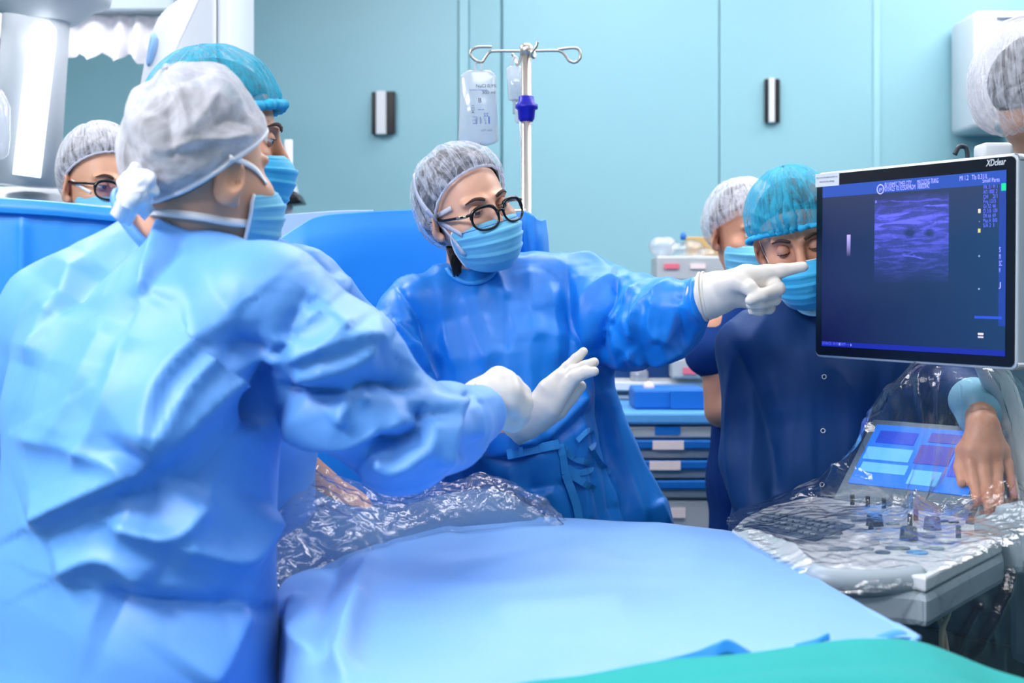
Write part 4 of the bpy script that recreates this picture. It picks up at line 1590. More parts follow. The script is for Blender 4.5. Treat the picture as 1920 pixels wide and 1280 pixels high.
    bones = [[(1330, 554, 2.685, 0.0445), (1348, 548, 2.67, 0.040), (1374, 540, 2.65, 0.034)],
             [(1372, 536, 2.645, 0.031), (1400, 522, d, 0.026), (1436, 512, d - 0.005, 0.0155), (1466, 507, d - 0.01, 0.0125), (1506, 500, d - 0.015, 0.0095)],
             [(1372, 540, 2.65, 0.030), (1412, 532, d + 0.005, 0.024), (1446, 528, d, 0.0165), (1459, 541, d - 0.022, 0.0125), (1430, 552, d - 0.040, 0.0105), (1406, 563, d - 0.042, 0.0090)],
             [(1372, 545, 2.655, 0.028), (1412, 545, d + 0.015, 0.022), (1440, 545, d + 0.012, 0.015), (1452, 560, d - 0.01, 0.0118), (1425, 568, d - 0.026, 0.0105), (1408, 571, d - 0.026, 0.0092)],
             [(1372, 550, 2.66, 0.026), (1408, 558, d + 0.025, 0.020), (1434, 563, d + 0.024, 0.014), (1442, 577, d + 0.006, 0.0108), (1424, 581, d - 0.008, 0.0098), (1411, 582, d - 0.008, 0.009)],
             [(1362, 535, 2.64, 0.026), (1386, 528, d - 0.012, 0.019), (1406, 540, d - 0.030, 0.0135), (1420, 553, d - 0.036, 0.0105)]]
    g = hand(root, 'glove', 'glove', bones, k=0.006, res=0.0018)
    for q, rr in ((0, 0.0030), (7, 0.0022)):
        mk('glove_cuff', *tube(np.array([P(1318 + q + 8 * math.cos(a) + 7 * math.sin(a), 556 + 44 * math.sin(a) - 0.3 * q, 2.692 + 0.044 * math.cos(a) - q * 0.0004) for a in np.linspace(0, 6.283, 36, endpoint=False)]), rr, 8, closed=True), 'glove', g)
    # raised glove (her right hand)
    d = 2.57
    bones = [[(938, 808, 2.63, 0.036), (962, 800, 2.61, 0.034), (990, 788, 2.59, 0.033)],
             [(985, 790, 2.59, 0.034), (1015, 768, d + 0.005, 0.033), (1035, 735, d, 0.028), (1052, 712, d, 0.020)],
             [(1020, 760, d, 0.030), (1045, 718, d + 0.004, 0.020), (1064, 690, d + 0.008, 0.0118), (1080, 673, d + 0.014, 0.0100), (1094, 659, d + 0.017, 0.0082)],
             [(1025, 760, d, 0.028), (1055, 720, d, 0.018), (1075, 698, d - 0.006, 0.0125), (1096, 687, d - 0.006, 0.0105), (1114, 679, d - 0.004, 0.0088)],
             [(1028, 762, d - 0.005, 0.026), (1060, 725, d - 0.010, 0.017), (1078, 707, d - 0.018, 0.0125), (1098, 698, d - 0.020, 0.0105), (1114, 696, d - 0.024, 0.0088)],
             [(1010, 785, d + 0.01, 0.026), (1045, 768, d + 0.02, 0.018), (1068, 745, d + 0.024, 0.0140), (1088, 724, d + 0.024, 0.0112)]]
    g = hand(root, 'glove', 'glove', bones, k=0.0032, res=0.0017)
    for q, rr in ((0, 0.003), (6, 0.002)):
        mk('glove_cuff', *tube(np.array([P(940 + q + 9 * math.cos(a) + 6 * math.sin(a), 808 + 34 * math.sin(a) - 0.3 * q, 2.625 + 0.036 * math.cos(a) * 0.9) for a in np.linspace(0, 6.283, 36, endpoint=False)]), rr, 8, closed=True), 'glove', g)
    return root


# ======================================================== man in the teal cap behind the surgeon
def man_teal():
    R = Rmat(84, 6, 2)
    c = P(512, 262, 2.28) - R @ np.array([0.036, 0.090, 0.008])
    neck = P(440, 440, 2.38)
    A, B = np.array([0.75, -0.66, 0]), np.array([0.66, 0.75, 0])
    foot = P(450, 542, 2.47) * np.array([1, 1, 0])
    hip = P(440, 960, 2.47)
    spec = [('loft', ([(P(440, 520, 2.42), 0.10, 0.06), (P(440, 700, 2.45), 0.13, 0.08), (hip, 0.10, 0.08)], A, B)), ('cone', (neck, P(440, 520, 2.42), 0.055, 0.07, 0.03)),
            ('cone', (P(440, 530, 2.42), P(560, 560, 2.34), 0.055, 0.05, 0.03)), ('cone', (P(560, 560, 2.34), P(655, 650, 2.5), 0.045, 0.038, 0.03)),
            ('cone', (P(440, 530, 2.42), P(330, 560, 2.5), 0.055, 0.05, 0.03)), ('cone', (P(330, 560, 2.5), P(340, 760, 2.55), 0.045, 0.038, 0.03))]
    legs(spec, hip, A, B, 0.05)
    hv, hf = head_mesh(c, R, neck)
    root = person('man in profile with a teal bouffant cap behind the white-hooded surgeon', [(hv, hf), torso_mesh(spec)], 'skin_n', foot)
    s = SDF()
    s.loft([(P(440, 500, 2.42), 0.10, 0.07), (P(440, 600, 2.44), 0.155, 0.10), (P(440, 800, 2.46), 0.16, 0.11), (P(440, 1100, 2.48), 0.16, 0.12), (P(440, 1350, 2.48), 0.17, 0.13)], A, B, k=0.03, pw=2.2)
    s.cone(P(460, 520, 2.40), P(565, 555, 2.34), 0.065, 0.075, 0.04)
    s.cone(P(565, 555, 2.34), P(668, 640, 2.5), 0.076, 0.066, 0.02)
    s.cone(P(668, 640, 2.5), P(640, 740, 2.6), 0.06, 0.05, 0.02)
    s.cone(P(420, 520, 2.43), P(330, 560, 2.5), 0.065, 0.07, 0.04)
    s.cone(P(330, 560, 2.5), P(340, 760, 2.55), 0.07, 0.06, 0.02)
    v, f = s.mesh(0.007, 2)
    L = [([(560, 480), (600, 500), (645, 515)], -0.010, 8, 16), ([(660, 520), (640, 545), (625, 555)], 0.012, 18, 18), ([(520, 470), (560, 462), (610, 480)], 0.008, 20, 14), ([(665, 570), (690, 600), (700, 625)], -0.010, 16, 16)]
    v = gown_finish(v, f, L, crease=0.006, freq=8.0, seed=21)
    mk('gown', v, f, 'gown', root)
    mk('scrub_collar', *tube(spline(PP([(448, 455, 2.30), (474, 448, 2.29), (500, 440, 2.31), (512, 425, 2.34), (500, 415, 2.40), (460, 425, 2.43), (435, 440, 2.36)]), 6, closed=True), 0.022, 8, closed=True, flat=0.6), 'scrub_teal', root)
    hv2, hf2, _ = cap_mesh(c, R, radii=(0.083, 0.102, 0.094), ctr=(0, -0.015, 0.034), tilt=28, rim=0, back_droop=0.5, pleat=0, crease=0, nu=90, nv=24)
    mk('hair', hv2, hf2, 'hair', root)
    cv, cf, rim = cap_mesh(c, R, radii=(0.093, 0.116, 0.112), ctr=(0, -0.014, 0.040), tilt=16, rim=-2, back_droop=0.3, pleat=0.05, npl=36, puff=0.03, seed=9, crease=0.004, frill=0.05)
    cap = set_uv(mk('cap', cv, cf, 'cap_teal', root), cap_uv(*CAPN.get(len(cv), (220, 54))))
    band = np.vstack([rim[::2]])
    rs = np.random.RandomState(2)
    mk('cap_band', *tube(band, 0.006 + 0.006 * rs.rand(len(band)), 7, closed=True), 'cap_band', cap)
    mv, mf, ed = mask_mesh(c, R, seed=4, low=0.012)
    mask = mk('mask', mv, mf, 'mask_n', root)
    mk('mask_edge', *tube(ed['side_r'][::3], 0.0018, 6), 'tie', mask)
    eyes(root, c, R, look=(0.0, 1, -0.3), closed=0.35)
    return root


# ======================================================== man with glasses behind the screen drape, far left
def man_glasses():
    R = Rmat(140, 6, -3)
    c = P(124, 352, 3.36) - R @ np.array([0.080, -0.012, -0.006])
    neck = P(165, 460, 3.42)
    A, B = np.array([0.87, 0.5, 0]), np.array([-0.5, 0.87, 0])
    foot = P(165, 542, 3.46) * np.array([1, 1, 0])
    hip = P(165, 880, 3.46)
    spec = [('loft', ([(P(165, 530, 3.46), 0.13, 0.07), (P(165, 700, 3.46), 0.15, 0.10), (hip, 0.15, 0.10)], A, B)), ('cone', (neck, P(165, 540, 3.46), 0.055, 0.08, 0.03)),
            ('cone', (P(165, 545, 3.46), P(60, 570, 3.4), 0.06, 0.055, 0.03)), ('cone', (P(60, 570, 3.4), P(55, 740, 3.4), 0.05, 0.04, 0.03)),
            ('cone', (P(165, 545, 3.46), P(270, 570, 3.52), 0.06, 0.055, 0.03)), ('cone', (P(270, 570, 3.52), P(275, 740, 3.5), 0.05, 0.04, 0.03))]
    legs(spec, hip, A, -B, 0.08)
    hv, hf = head_mesh(c, R, neck)
    root = person('man with dark-rimmed glasses and white bouffant cap behind the blue screen drape', [(hv, hf), torso_mesh(spec)], 'skin', foot)
    s = SDF()
    s.loft([(P(165, 500, 3.46), 0.09, 0.07), (P(165, 580, 3.46), 0.18, 0.10), (P(165, 760, 3.46), 0.19, 0.13), (P(165, 1000, 3.46), 0.19, 0.14)], A, B, k=0.03)
    s.cone(P(60, 570, 3.4), P(55, 740, 3.4), 0.075, 0.06, 0.03)
    s.cone(P(270, 570, 3.52), P(275, 740, 3.5), 0.075, 0.06, 0.03)
    v, f = s.mesh(0.01, 2)
    mk('scrub_shirt', v, f, 'scrub_teal', root)
    hv2, hf2, _ = cap_mesh(c, R, radii=(0.087, 0.108, 0.108), ctr=(0, -0.017, 0.037), tilt=30, rim=1, back_droop=0.5, pleat=0, crease=0, nu=90, nv=24)
    mk('hair', hv2, hf2, 'hair', root)
    cv, cf, rim = cap_mesh(c, R, radii=(0.094, 0.116, 0.124), ctr=(0, -0.017, 0.040), tilt=30, rim=-2, back_droop=0.4, pleat=0.05, npl=36, puff=0.05, seed=14, crease=0.004)
    cap = set_uv(mk('cap', cv, cf, 'cap_white', root), cap_uv(*CAPN.get(len(cv), (220, 54))))
    mk('cap_band', *tube(rim[::3], 0.003, 6, closed=True), 'tie_film', cap)
    mv, mf, ed = mask_mesh(c, R, seed=8)
    mask = mk('mask', mv, mf, 'mask', root)
    hb = bvh_of([(hv, hf), (cv, cf), (mv, mf)])
    tie(root, hb, [(134, 338), (148, 348), (170, 361)], 0.007, 0.003, 'tie', c)
    eyes(root, c, R, look=(-0.1, 1, -0.15), closed=0.3)
    glasses(root, c, R, rx=0.0265, rz=0.021, lens='lens_dark', thick=0.0030, y=0.119, z=0.0)
    return root


# ======================================================== young man in navy at the console
def man_navy():
    R = Rmat(190, 16, 12)
    c = P(1498, 453, 2.92)
    neck = P(1515, 565, 3.0)
    A, B = np.array([0.99, 0.1, 0]), np.array([-0.1, 0.99, 0])
    foot = P(1545, 542, 3.02) * np.array([1, 1, 0])
    hip = P(1545, 930, 3.02)
    spec = [('loft', ([(P(1535, 630, 3.02), 0.13, 0.07), (P(1545, 780, 3.02), 0.15, 0.10), (hip, 0.15, 0.10)], A, B)), ('cone', (neck, P(1530, 630, 3.02), 0.055, 0.08, 0.03)),
            ('cone', (P(1535, 640, 3.02), P(1410, 660, 3.0), 0.06, 0.055, 0.03)), ('cone', (P(1410, 660, 3.0), P(1412, 860, 3.0), 0.048, 0.04, 0.03)), ('cone', (P(1412, 860, 3.0), P(1445, 1010, 2.92), 0.04, 0.03, 0.02)),
            ('cone', (P(1535, 640, 3.02), P(1680, 660, 3.03), 0.06, 0.055, 0.03)), ('cone', (P(1680, 660, 3.03), P(1790, 730, 3.0), 0.048, 0.04, 0.03)), ('cone', (P(1790, 730, 3.0), P(1838, 775, 2.72), 0.04, 0.028, 0.02))]
    legs(spec, hip, A, -B, 0.09)
    hv, hf = head_mesh(c, R, neck)
    hs = SDF()
    hb_ = [[(1820, 752, 2.80, 0.030), (1838, 778, 2.73, 0.0285), (1842, 800, 2.705, 0.030)],
           [(1840, 800, 2.70, 0.028), (1824, 845, 2.685, 0.022), (1820, 872, 2.675, 0.0125), (1826, 905, 2.655, 0.0098), (1832, 940, 2.628, 0.0082)],
           [(1842, 800, 2.70, 0.028), (1842, 850, 2.68, 0.021), (1846, 880, 2.668, 0.0128), (1850, 920, 2.645, 0.0100), (1854, 958, 2.612, 0.0085)],
           [(1844, 800, 2.70, 0.028), (1860, 848, 2.685, 0.020), (1868, 878, 2.672, 0.0120), (1872, 915, 2.65, 0.0095), (1874, 950, 2.62, 0.0082)],
           [(1846, 800, 2.70, 0.026), (1876, 845, 2.70, 0.017), (1888, 872, 2.69, 0.0110), (1896, 905, 2.672, 0.0088), (1902, 932, 2.65, 0.0075)],
           [(1838, 810, 2.70, 0.022), (1808, 845, 2.70, 0.016), (1800, 876, 2.69, 0.0115), (1804, 906, 2.665, 0.0092)]]
    for ch in hb_:
        hs.chain([(P(x, y, dd), r) for x, y, dd, r in ch], 0.007)
    hand_v, hand_f = hs.mesh(0.0022, 2)
    root = person('young man in navy jacket and bright teal cap looking down, bare hand on the console', [(hv, hf), torso_mesh(spec), (hand_v, hand_f)], 'skin_n', foot)
    for (x, y, dd, r) in ((1832.5, 940, 2.616, 0.0065), (1854.5, 958, 2.600, 0.007), (1874.5, 950, 2.608, 0.0065), (1902, 931, 2.640, 0.0055), (1804, 905, 2.654, 0.007)):
        v, f = lathe([(0.001, 0.002), (r * 0.8, 0.0014), (r, 0.0)], (0, 0, 0), 12)
        mk('fingernail', v @ basis((0, -1, 0.25)).T + P(x, y, dd), f, 'lid', root)
    s = SDF()
    s.loft([(P(1520, 600, 3.02), 0.085, 0.07), (P(1535, 640, 3.02), 0.165, 0.09), (P(1543, 720, 3.02), 0.185, 0.115), (P(1545, 860, 3.02), 0.185, 0.125), (P(1545, 1020, 3.02), 0.19, 0.13), (P(1545, 1300, 3.02), 0.20, 0.14)], A, B, k=0.03, pw=2.3)
    s.cone(P(1480, 625, 3.0), P(1410, 655, 3.0), 0.065, 0.072, 0.03)
    s.cone(P(1410, 655, 3.0), P(1408, 860, 2.98), 0.068, 0.060, 0.02)
    s.cone(P(1408, 860, 2.98), P(1435, 1000, 2.92), 0.058, 0.05, 0.02)
    s.cone(P(1600, 625, 3.03), P(1675, 660, 3.03), 0.065, 0.072, 0.03)
    s.cone(P(1675, 660, 3.03), P(1785, 730, 2.98), 0.068, 0.058, 0.02)
    s.cone(P(1785, 730, 2.98), P(1828, 752, 2.80), 0.056, 0.044, 0.02)
    s.cone(P(1690, 700, 3.02), P(1760, 790, 3.0), 0.07, 0.06, 0.03)
    s.cone(P(1760, 790, 3.0), P(1800, 770, 2.9), 0.055, 0.05, 0.03)
    v, f = s.mesh(0.006, 2)
    L = [([(1372, 640), (1410, 720), (1448, 860), (1452, 960)], -0.014, 16, 14), ([(1400, 610), (1440, 700), (1470, 800)], 0.007, 20, 24), ([(1540, 600), (1541, 760), (1540, 1000)], 0.004, 6, 40),
         ([(1580, 690), (1590, 800), (1580, 950)], 0.007, 16, 24), ([(1650, 690), (1640, 800), (1610, 930)], -0.007, 16, 20), ([(1500, 640), (1510, 760), (1500, 900)], 0.005, 16, 24)]
    v = gown_finish(v, f, L, crease=0.007, freq=8.0, seed=31, fold=0.009, fold_scale=(14, 14, 3), fine=0.0010)
    jk = mk('jacket', v, f, 'navy', root)
    gb = bvh_of([(v, f)])
    sn = MB()
    for (x, y) in ((1545, 706), (1543, 807), (1541, 908)):
        q = hit(gb, x, y, 0.001)
        a = np.linspace(0, 6.283, 24, endpoint=False)
        mk('snap', *tube(np.array([q + np.array([0.0042 * math.cos(t), -0.001, 0.0042 * math.sin(t)]) for t in a]), 0.0011, 6, closed=True), 'white_plastic', jk)
    # pale collar and cuff of the shirt underneath
    q = spline(np.array([P(1488, 548, 2.93), P(1494, 566, 2.90), P(1510, 580, 2.885), P(1532, 582, 2.885), P(1550, 566, 2.90), P(1556, 545, 2.93)]), 6)
    mk('shirt_collar', *ribbon(q, 0.024, (-0.1, -1, 0.5), 0.006), 'undershirt', root)
    mk('shirt_cuff', *tube(np.array([P(1822, 748, 2.80), P(1830, 762, 2.76), P(1836, 780, 2.725)]), [0.046, 0.044, 0.042], 22), 'undershirt', root)
    hv2, hf2, _ = cap_mesh(c, R, radii=(0.083, 0.102, 0.094), ctr=(0, -0.015, 0.034), tilt=28, rim=0, back_droop=0.4, pleat=0, crease=0, nu=90, nv=24)
    mk('hair', hv2, hf2, 'hair', root)
    cv, cf, rim = cap_mesh(c, R, radii=(0.098, 0.117, 0.116), ctr=(0, -0.012, 0.040), tilt=10, rim=-4, back_droop=0.3, pleat=0.075, npl=26, puff=0.05, seed=17, crease=0.004, frill=0.06)
    cv = cap_folds(cv, cf, [([(1482, 428), (1440, 410), (1404, 396)], 1), ([(1480, 425), (1440, 380), (1412, 352)], 1), ([(1480, 422), (1462, 360), (1444, 325)], 1), ([(1481, 420), (1478, 360), (1474, 312)], 1),
                            ([(1484, 420), (1502, 360), (1512, 318)], 1), ([(1488, 424), (1515, 390), (1530, 360)], 1), ([(1478, 430), (1440, 430), (1410, 425)], 1)], 0.006, 7)
    cap = set_uv(mk('cap', cv, cf, 'cap_teal', root), cap_uv(*CAPN.get(len(cv), (220, 54))))
    rs = np.random.RandomState(5)
    mk('cap_band', *tube(rim[::2], 0.0045 + 0.003 * rs.rand(len(rim[::2])), 7, closed=True), 'cap_band', cap)
    mv, mf, ed = mask_mesh(c, R, seed=5, wide=1.02)
    mask = mk('mask', mv, mf, 'mask_n', root)
    mk('mask_edge', *tube(ed['top'][::3], 0.0014, 6), 'tie', mask)
    hb = bvh_of([(hv, hf), (cv, cf), (mv, mf)])
    tie(root, hb, [(1424, 452), (1432, 472), (1442, 492)], 0.0035, 0.002, 'tie', c)
    eyes(root, c, R, look=(0.0, 1, -0.7), closed=0.72)
    return root


# ======================================================== person behind the man in navy
def helper_behind():
    R = Rmat(160, 8, 0)
    c = P(1412, 442, 3.52) - R @ np.array([0.030, 0.090, 0.008])
    neck = P(1430, 545, 3.62)
    A, B = np.array([0.97, 0.2, 0]), np.array([-0.2, 0.97, 0])
    foot = P(1440, 542, 3.62) * np.array([1, 1, 0])
    hip = P(1440, 880, 3.62)
    spec = [('loft', ([(P(1440, 600, 3.62), 0.13, 0.07), (P(1440, 740, 3.62), 0.11, 0.09), (hip, 0.10, 0.09)], A, B)), ('cone', (neck, P(1440, 600, 3.62), 0.055, 0.08, 0.03)),
            ('cone', (P(1440, 610, 3.62), P(1345, 620, 3.58), 0.06, 0.052, 0.03)), ('cone', (P(1345, 620, 3.58), P(1352, 770, 3.55), 0.052, 0.040, 0.02)), ('cone', (P(1354, 768, 3.55), P(1450, 800, 3.42), 0.038, 0.028, 0.02)),
            ('cone', (P(1440, 610, 3.62), P(1540, 620, 3.66), 0.06, 0.052, 0.03)), ('cone', (P(1540, 620, 3.66), P(1545, 770, 3.6), 0.05, 0.04, 0.02))]
    legs(spec, hip, A, -B, 0.055)
    hv, hf = head_mesh(c, R, neck)
    root = person('helper in short-sleeved navy scrubs half hidden behind the man in the teal cap', [(hv, hf), torso_mesh(spec, 0.008)], 'skin_n', foot)
    s = SDF()
    s.loft([(P(1435, 580, 3.62), 0.09, 0.07), (P(1440, 620, 3.62), 0.16, 0.09), (P(1442, 740, 3.62), 0.145, 0.11), (P(1440, 900, 3.62), 0.150, 0.12), (P(1440, 1100, 3.62), 0.150, 0.13), (P(1440, 1480, 3.62), 0.15, 0.12)], A, B, k=0.03)
    s.cone(P(1375, 610, 3.6), P(1338, 660, 3.57), 0.066, 0.072, 0.03)
    s.cone(P(1510, 610, 3.64), P(1545, 670, 3.64), 0.066, 0.072, 0.03)
    v, f = s.mesh(0.008, 2)
    v = gown_finish(v, f, [], crease=0.006, freq=9, seed=41, fold=0.005, fold_scale=(14, 14, 3))
    mk('scrub_shirt', v, f, 'navy2', root)
    hv2, hf2, _ = cap_mesh(c, R, radii=(0.083, 0.102, 0.094), ctr=(0, -0.015, 0.034), tilt=28, rim=0, back_droop=0.4, pleat=0, crease=0, nu=60, nv=16)
    mk('hair', hv2, hf2, 'hair', root)
    cv, cf, rim = cap_mesh(c, R, radii=(0.098, 0.116, 0.112), ctr=(0, -0.016, 0.034), tilt=26, rim=-10, back_droop=0.3, pleat=0.05, npl=26, puff=0.06, seed=27, crease=0.006, nu=120, nv=36)
    cap = set_uv(mk('cap', cv, cf, 'cap_white', root), cap_uv(*CAPN.get(len(cv), (220, 54))))
    mv, mf, ed = mask_mesh(c, R, seed=15)
    mk('mask', mv, mf, 'mask', root)
    eyes(root, c, R, look=(0.0, 1, -0.2), closed=0.3)
    return root


# ======================================================== person cut off by the right edge
def person_edge():
    R = Rmat(72, 8, 4)
    c = P(1950, 185, 2.95)
    neck = P(1990, 330, 3.08)
    A, B = np.array([0.9, -0.4, 0]), np.array([0.4, 0.9, 0])
    foot = P(2010, 542, 3.1) * np.array([1, 1, 0])
    hip = P(2010, 880, 3.1)
    spec = [('loft', ([(P(2005, 420, 3.1), 0.12, 0.07), (P(2010, 620, 3.1), 0.14, 0.10), (hip, 0.14, 0.10)], A, B)), ('cone', (neck, P(2005, 420, 3.1), 0.055, 0.08, 0.03)),
            ('cone', (P(2005, 430, 3.1), P(1905, 470, 3.16), 0.06, 0.05, 0.03)), ('cone', (P(1905, 470, 3.16), P(1895, 680, 3.15), 0.05, 0.04, 0.03)),
            ('cone', (P(2005, 430, 3.1), P(2110, 450, 3.05), 0.06, 0.05, 0.03)), ('cone', (P(2110, 450, 3.05), P(2120, 680, 3.0), 0.05, 0.04, 0.03))]
    legs(spec, hip, A, -B, 0.08)
    hv, hf = head_mesh(c, R, neck)
    root = person('person at the right edge, mostly a large translucent white cap beside the monitor', [(hv, hf), torso_mesh(spec)], 'skin', foot)
    s = SDF()
    s.loft([(P(2000, 390, 3.1), 0.09, 0.07), (P(2008, 450, 3.1), 0.17, 0.10), (P(2010, 640, 3.1), 0.18, 0.13), (P(2010, 900, 3.1), 0.19, 0.14), (P(2010, 1300, 3.1), 0.20, 0.14)], A, B, k=0.03)
    s.cone(P(1905, 470, 3.16), P(1890, 700, 3.15), 0.07, 0.06, 0.03)
    s.cone(P(2110, 450, 3.05), P(2120, 680, 3.0), 0.07, 0.06, 0.03)
    v, f = s.mesh(0.009, 2)
    v = gown_finish(v, f, [], crease=0.006, freq=9, seed=51)
    mk('gown', v, f, 'teal_gown', root)
    hv2, hf2, _ = cap_mesh(c, R, radii=(0.083, 0.102, 0.094), ctr=(0, -0.015, 0.034), tilt=28, rim=0, back_droop=0.5, pleat=0, crease=0, nu=60, nv=16)
    mk('hair', hv2, hf2, 'hair', root)
    cv, cf, rim = cap_mesh(c, R, radii=(0.122, 0.138, 0.142), ctr=(0, -0.010, 0.028), tilt=24, rim=-10, back_droop=0.5, pleat=0.07, npl=22, puff=0.06, seed=33, crease=0.012)
    cap = set_uv(mk('cap', cv, cf, 'cap_white', root), cap_uv(*CAPN.get(len(cv), (220, 54))))
    mv, mf, ed = mask_mesh(c, R, seed=25)
    mk('mask', mv, mf, 'mask', root)
    eyes(root, c, R, look=(0.0, 1, -0.2), closed=0.3)
    return root


surgeon()
woman()
man_teal()
man_glasses()
man_navy()
helper_behind()
person_edge()


# ------------------------------------------------------------------ drapes
def screen_drape():
    # long screen drape behind the team, hung over a bar; the left end and the run behind the woman are one cloth
    bar_l, bar_r = P(-80, 372, 3.06), P(186, 388, 3.06)
    r = empty('screen_drape', P(90, 1100, 3.08), 'blue screen drape with a folded-over top edge behind the surgeon at far left', 'drape')
    net = [[(-90, 366, 3.06), (0, 371, 3.06), (100, 378, 3.06), (200, 388, 3.07), (300, 396, 3.08)],
           [(-90, 470, 3.05), (0, 476, 3.05), (100, 480, 3.06), (200, 490, 3.07), (300, 500, 3.08)],
           [(-90, 640, 3.05), (0, 640, 3.05), (100, 640, 3.06), (200, 640, 3.07), (300, 640, 3.08)],
           [(-90, 1300, 3.05), (0, 1300, 3.05), (100, 1300, 3.06), (200, 1300, 3.07), (300, 1300, 3.08)]]

    def dd(p, u, v):
        x = p[:, 0]
        px = 960 + FPX * x / p[:, 1]
        return 0.008 * crumple(p, 5.0, 61) + 0.012 * np.exp(-np.abs(px - 44) / 10) * np.clip((u - 0.05) * 8, 0, 1) + 0.006 * (ridged(p * np.array([11, 11, 1.5])) - 0.5)
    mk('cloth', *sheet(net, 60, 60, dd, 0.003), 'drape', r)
    hem = [[(-90, 365, 3.046), (0, 370, 3.046), (100, 377, 3.046), (200, 387, 3.056), (300, 395, 3.066)],
           [(-90, 380, 3.038), (0, 386, 3.038), (100, 392, 3.038), (200, 402, 3.048), (300, 410, 3.058)],
           [(-90, 394, 3.040), (0, 399, 3.040), (100, 405, 3.040), (200, 414, 3.050), (300, 422, 3.060)]]
    mk('folded_hem', *sheet(hem, 10, 50, lambda p, u, v: 0.003 * crumple(p, 9, 5), 0.003), 'drape', r)
    mk('bar', *tube([P(-90, 368, 3.062), P(300, 398, 3.082)], 0.006, 8), 'steel', r)
    mk('bar_post', *tube([P(-80, 369, 3.075), P(-80, 369, 3.075) * np.array([1, 1, 0])], 0.012, 10), 'steel', r)

    r = empty('screen_drape', P(760, 1200, 3.12), 'wide blue screen drape hung behind the woman up to the drip stand', 'drape')
    net = [[(505, 462, 3.07), (560, 424, 3.07), (600, 405, 3.08), (680, 397, 3.10), (780, 393, 3.12), (880, 393, 3.12), (960, 398, 3.10), (985, 396, 3.09), (1000, 404, 3.06), (1014, 412, 3.07), (1024, 410, 3.10)],
           [(500, 520, 3.05), (560, 480, 3.05), (600, 470, 3.06), (680, 460, 3.09), (780, 455, 3.11), (880, 455, 3.11), (960, 460, 3.08), (985, 462, 3.09), (1002, 470, 3.05), (1018, 468, 3.06), (1030, 466, 3.10)],
           [(500, 640, 3.05), (560, 620, 3.05), (600, 600, 3.06), (680, 600, 3.10), (780, 600, 3.12), (880, 600, 3.12), (960, 600, 3.10), (985, 600, 3.12), (1004, 600, 3.08), (1022, 600, 3.10), (1036, 600, 3.12)],
           [(500, 1150, 3.08), (560, 1150, 3.08), (600, 1150, 3.10), (680, 1150, 3.12), (780, 1150, 3.14), (880, 1150, 3.16), (960, 1150, 3.16), (985, 1150, 3.16), (1004, 1150, 3.16), (1022, 1150, 3.16), (1036, 1150, 3.16)]]

    def dd2(p, u, v):
        return 0.010 * crumple(p, 4.5, 71) + 0.004 * crumple(p, 11, 72)
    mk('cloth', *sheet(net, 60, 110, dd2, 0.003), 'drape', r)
    pale = [[(528, 402, 3.13), (580, 398, 3.13), (640, 394, 3.13), (700, 393, 3.14)], [(528, 430, 3.13), (580, 430, 3.13), (640, 430, 3.13), (700, 430, 3.14)], [(528, 600, 3.13), (580, 600, 3.13), (640, 600, 3.13), (700, 600, 3.14)]]
    mk('pale_reverse_side', *sheet(pale, 16, 30, lambda p, u, v: 0.004 * crumple(p, 10, 75), 0.002), 'drape_pale', r)
    mk('bar', *tube([P(500, 420, 3.16), P(985, 396, 3.13)], 0.006, 8), 'steel', r)


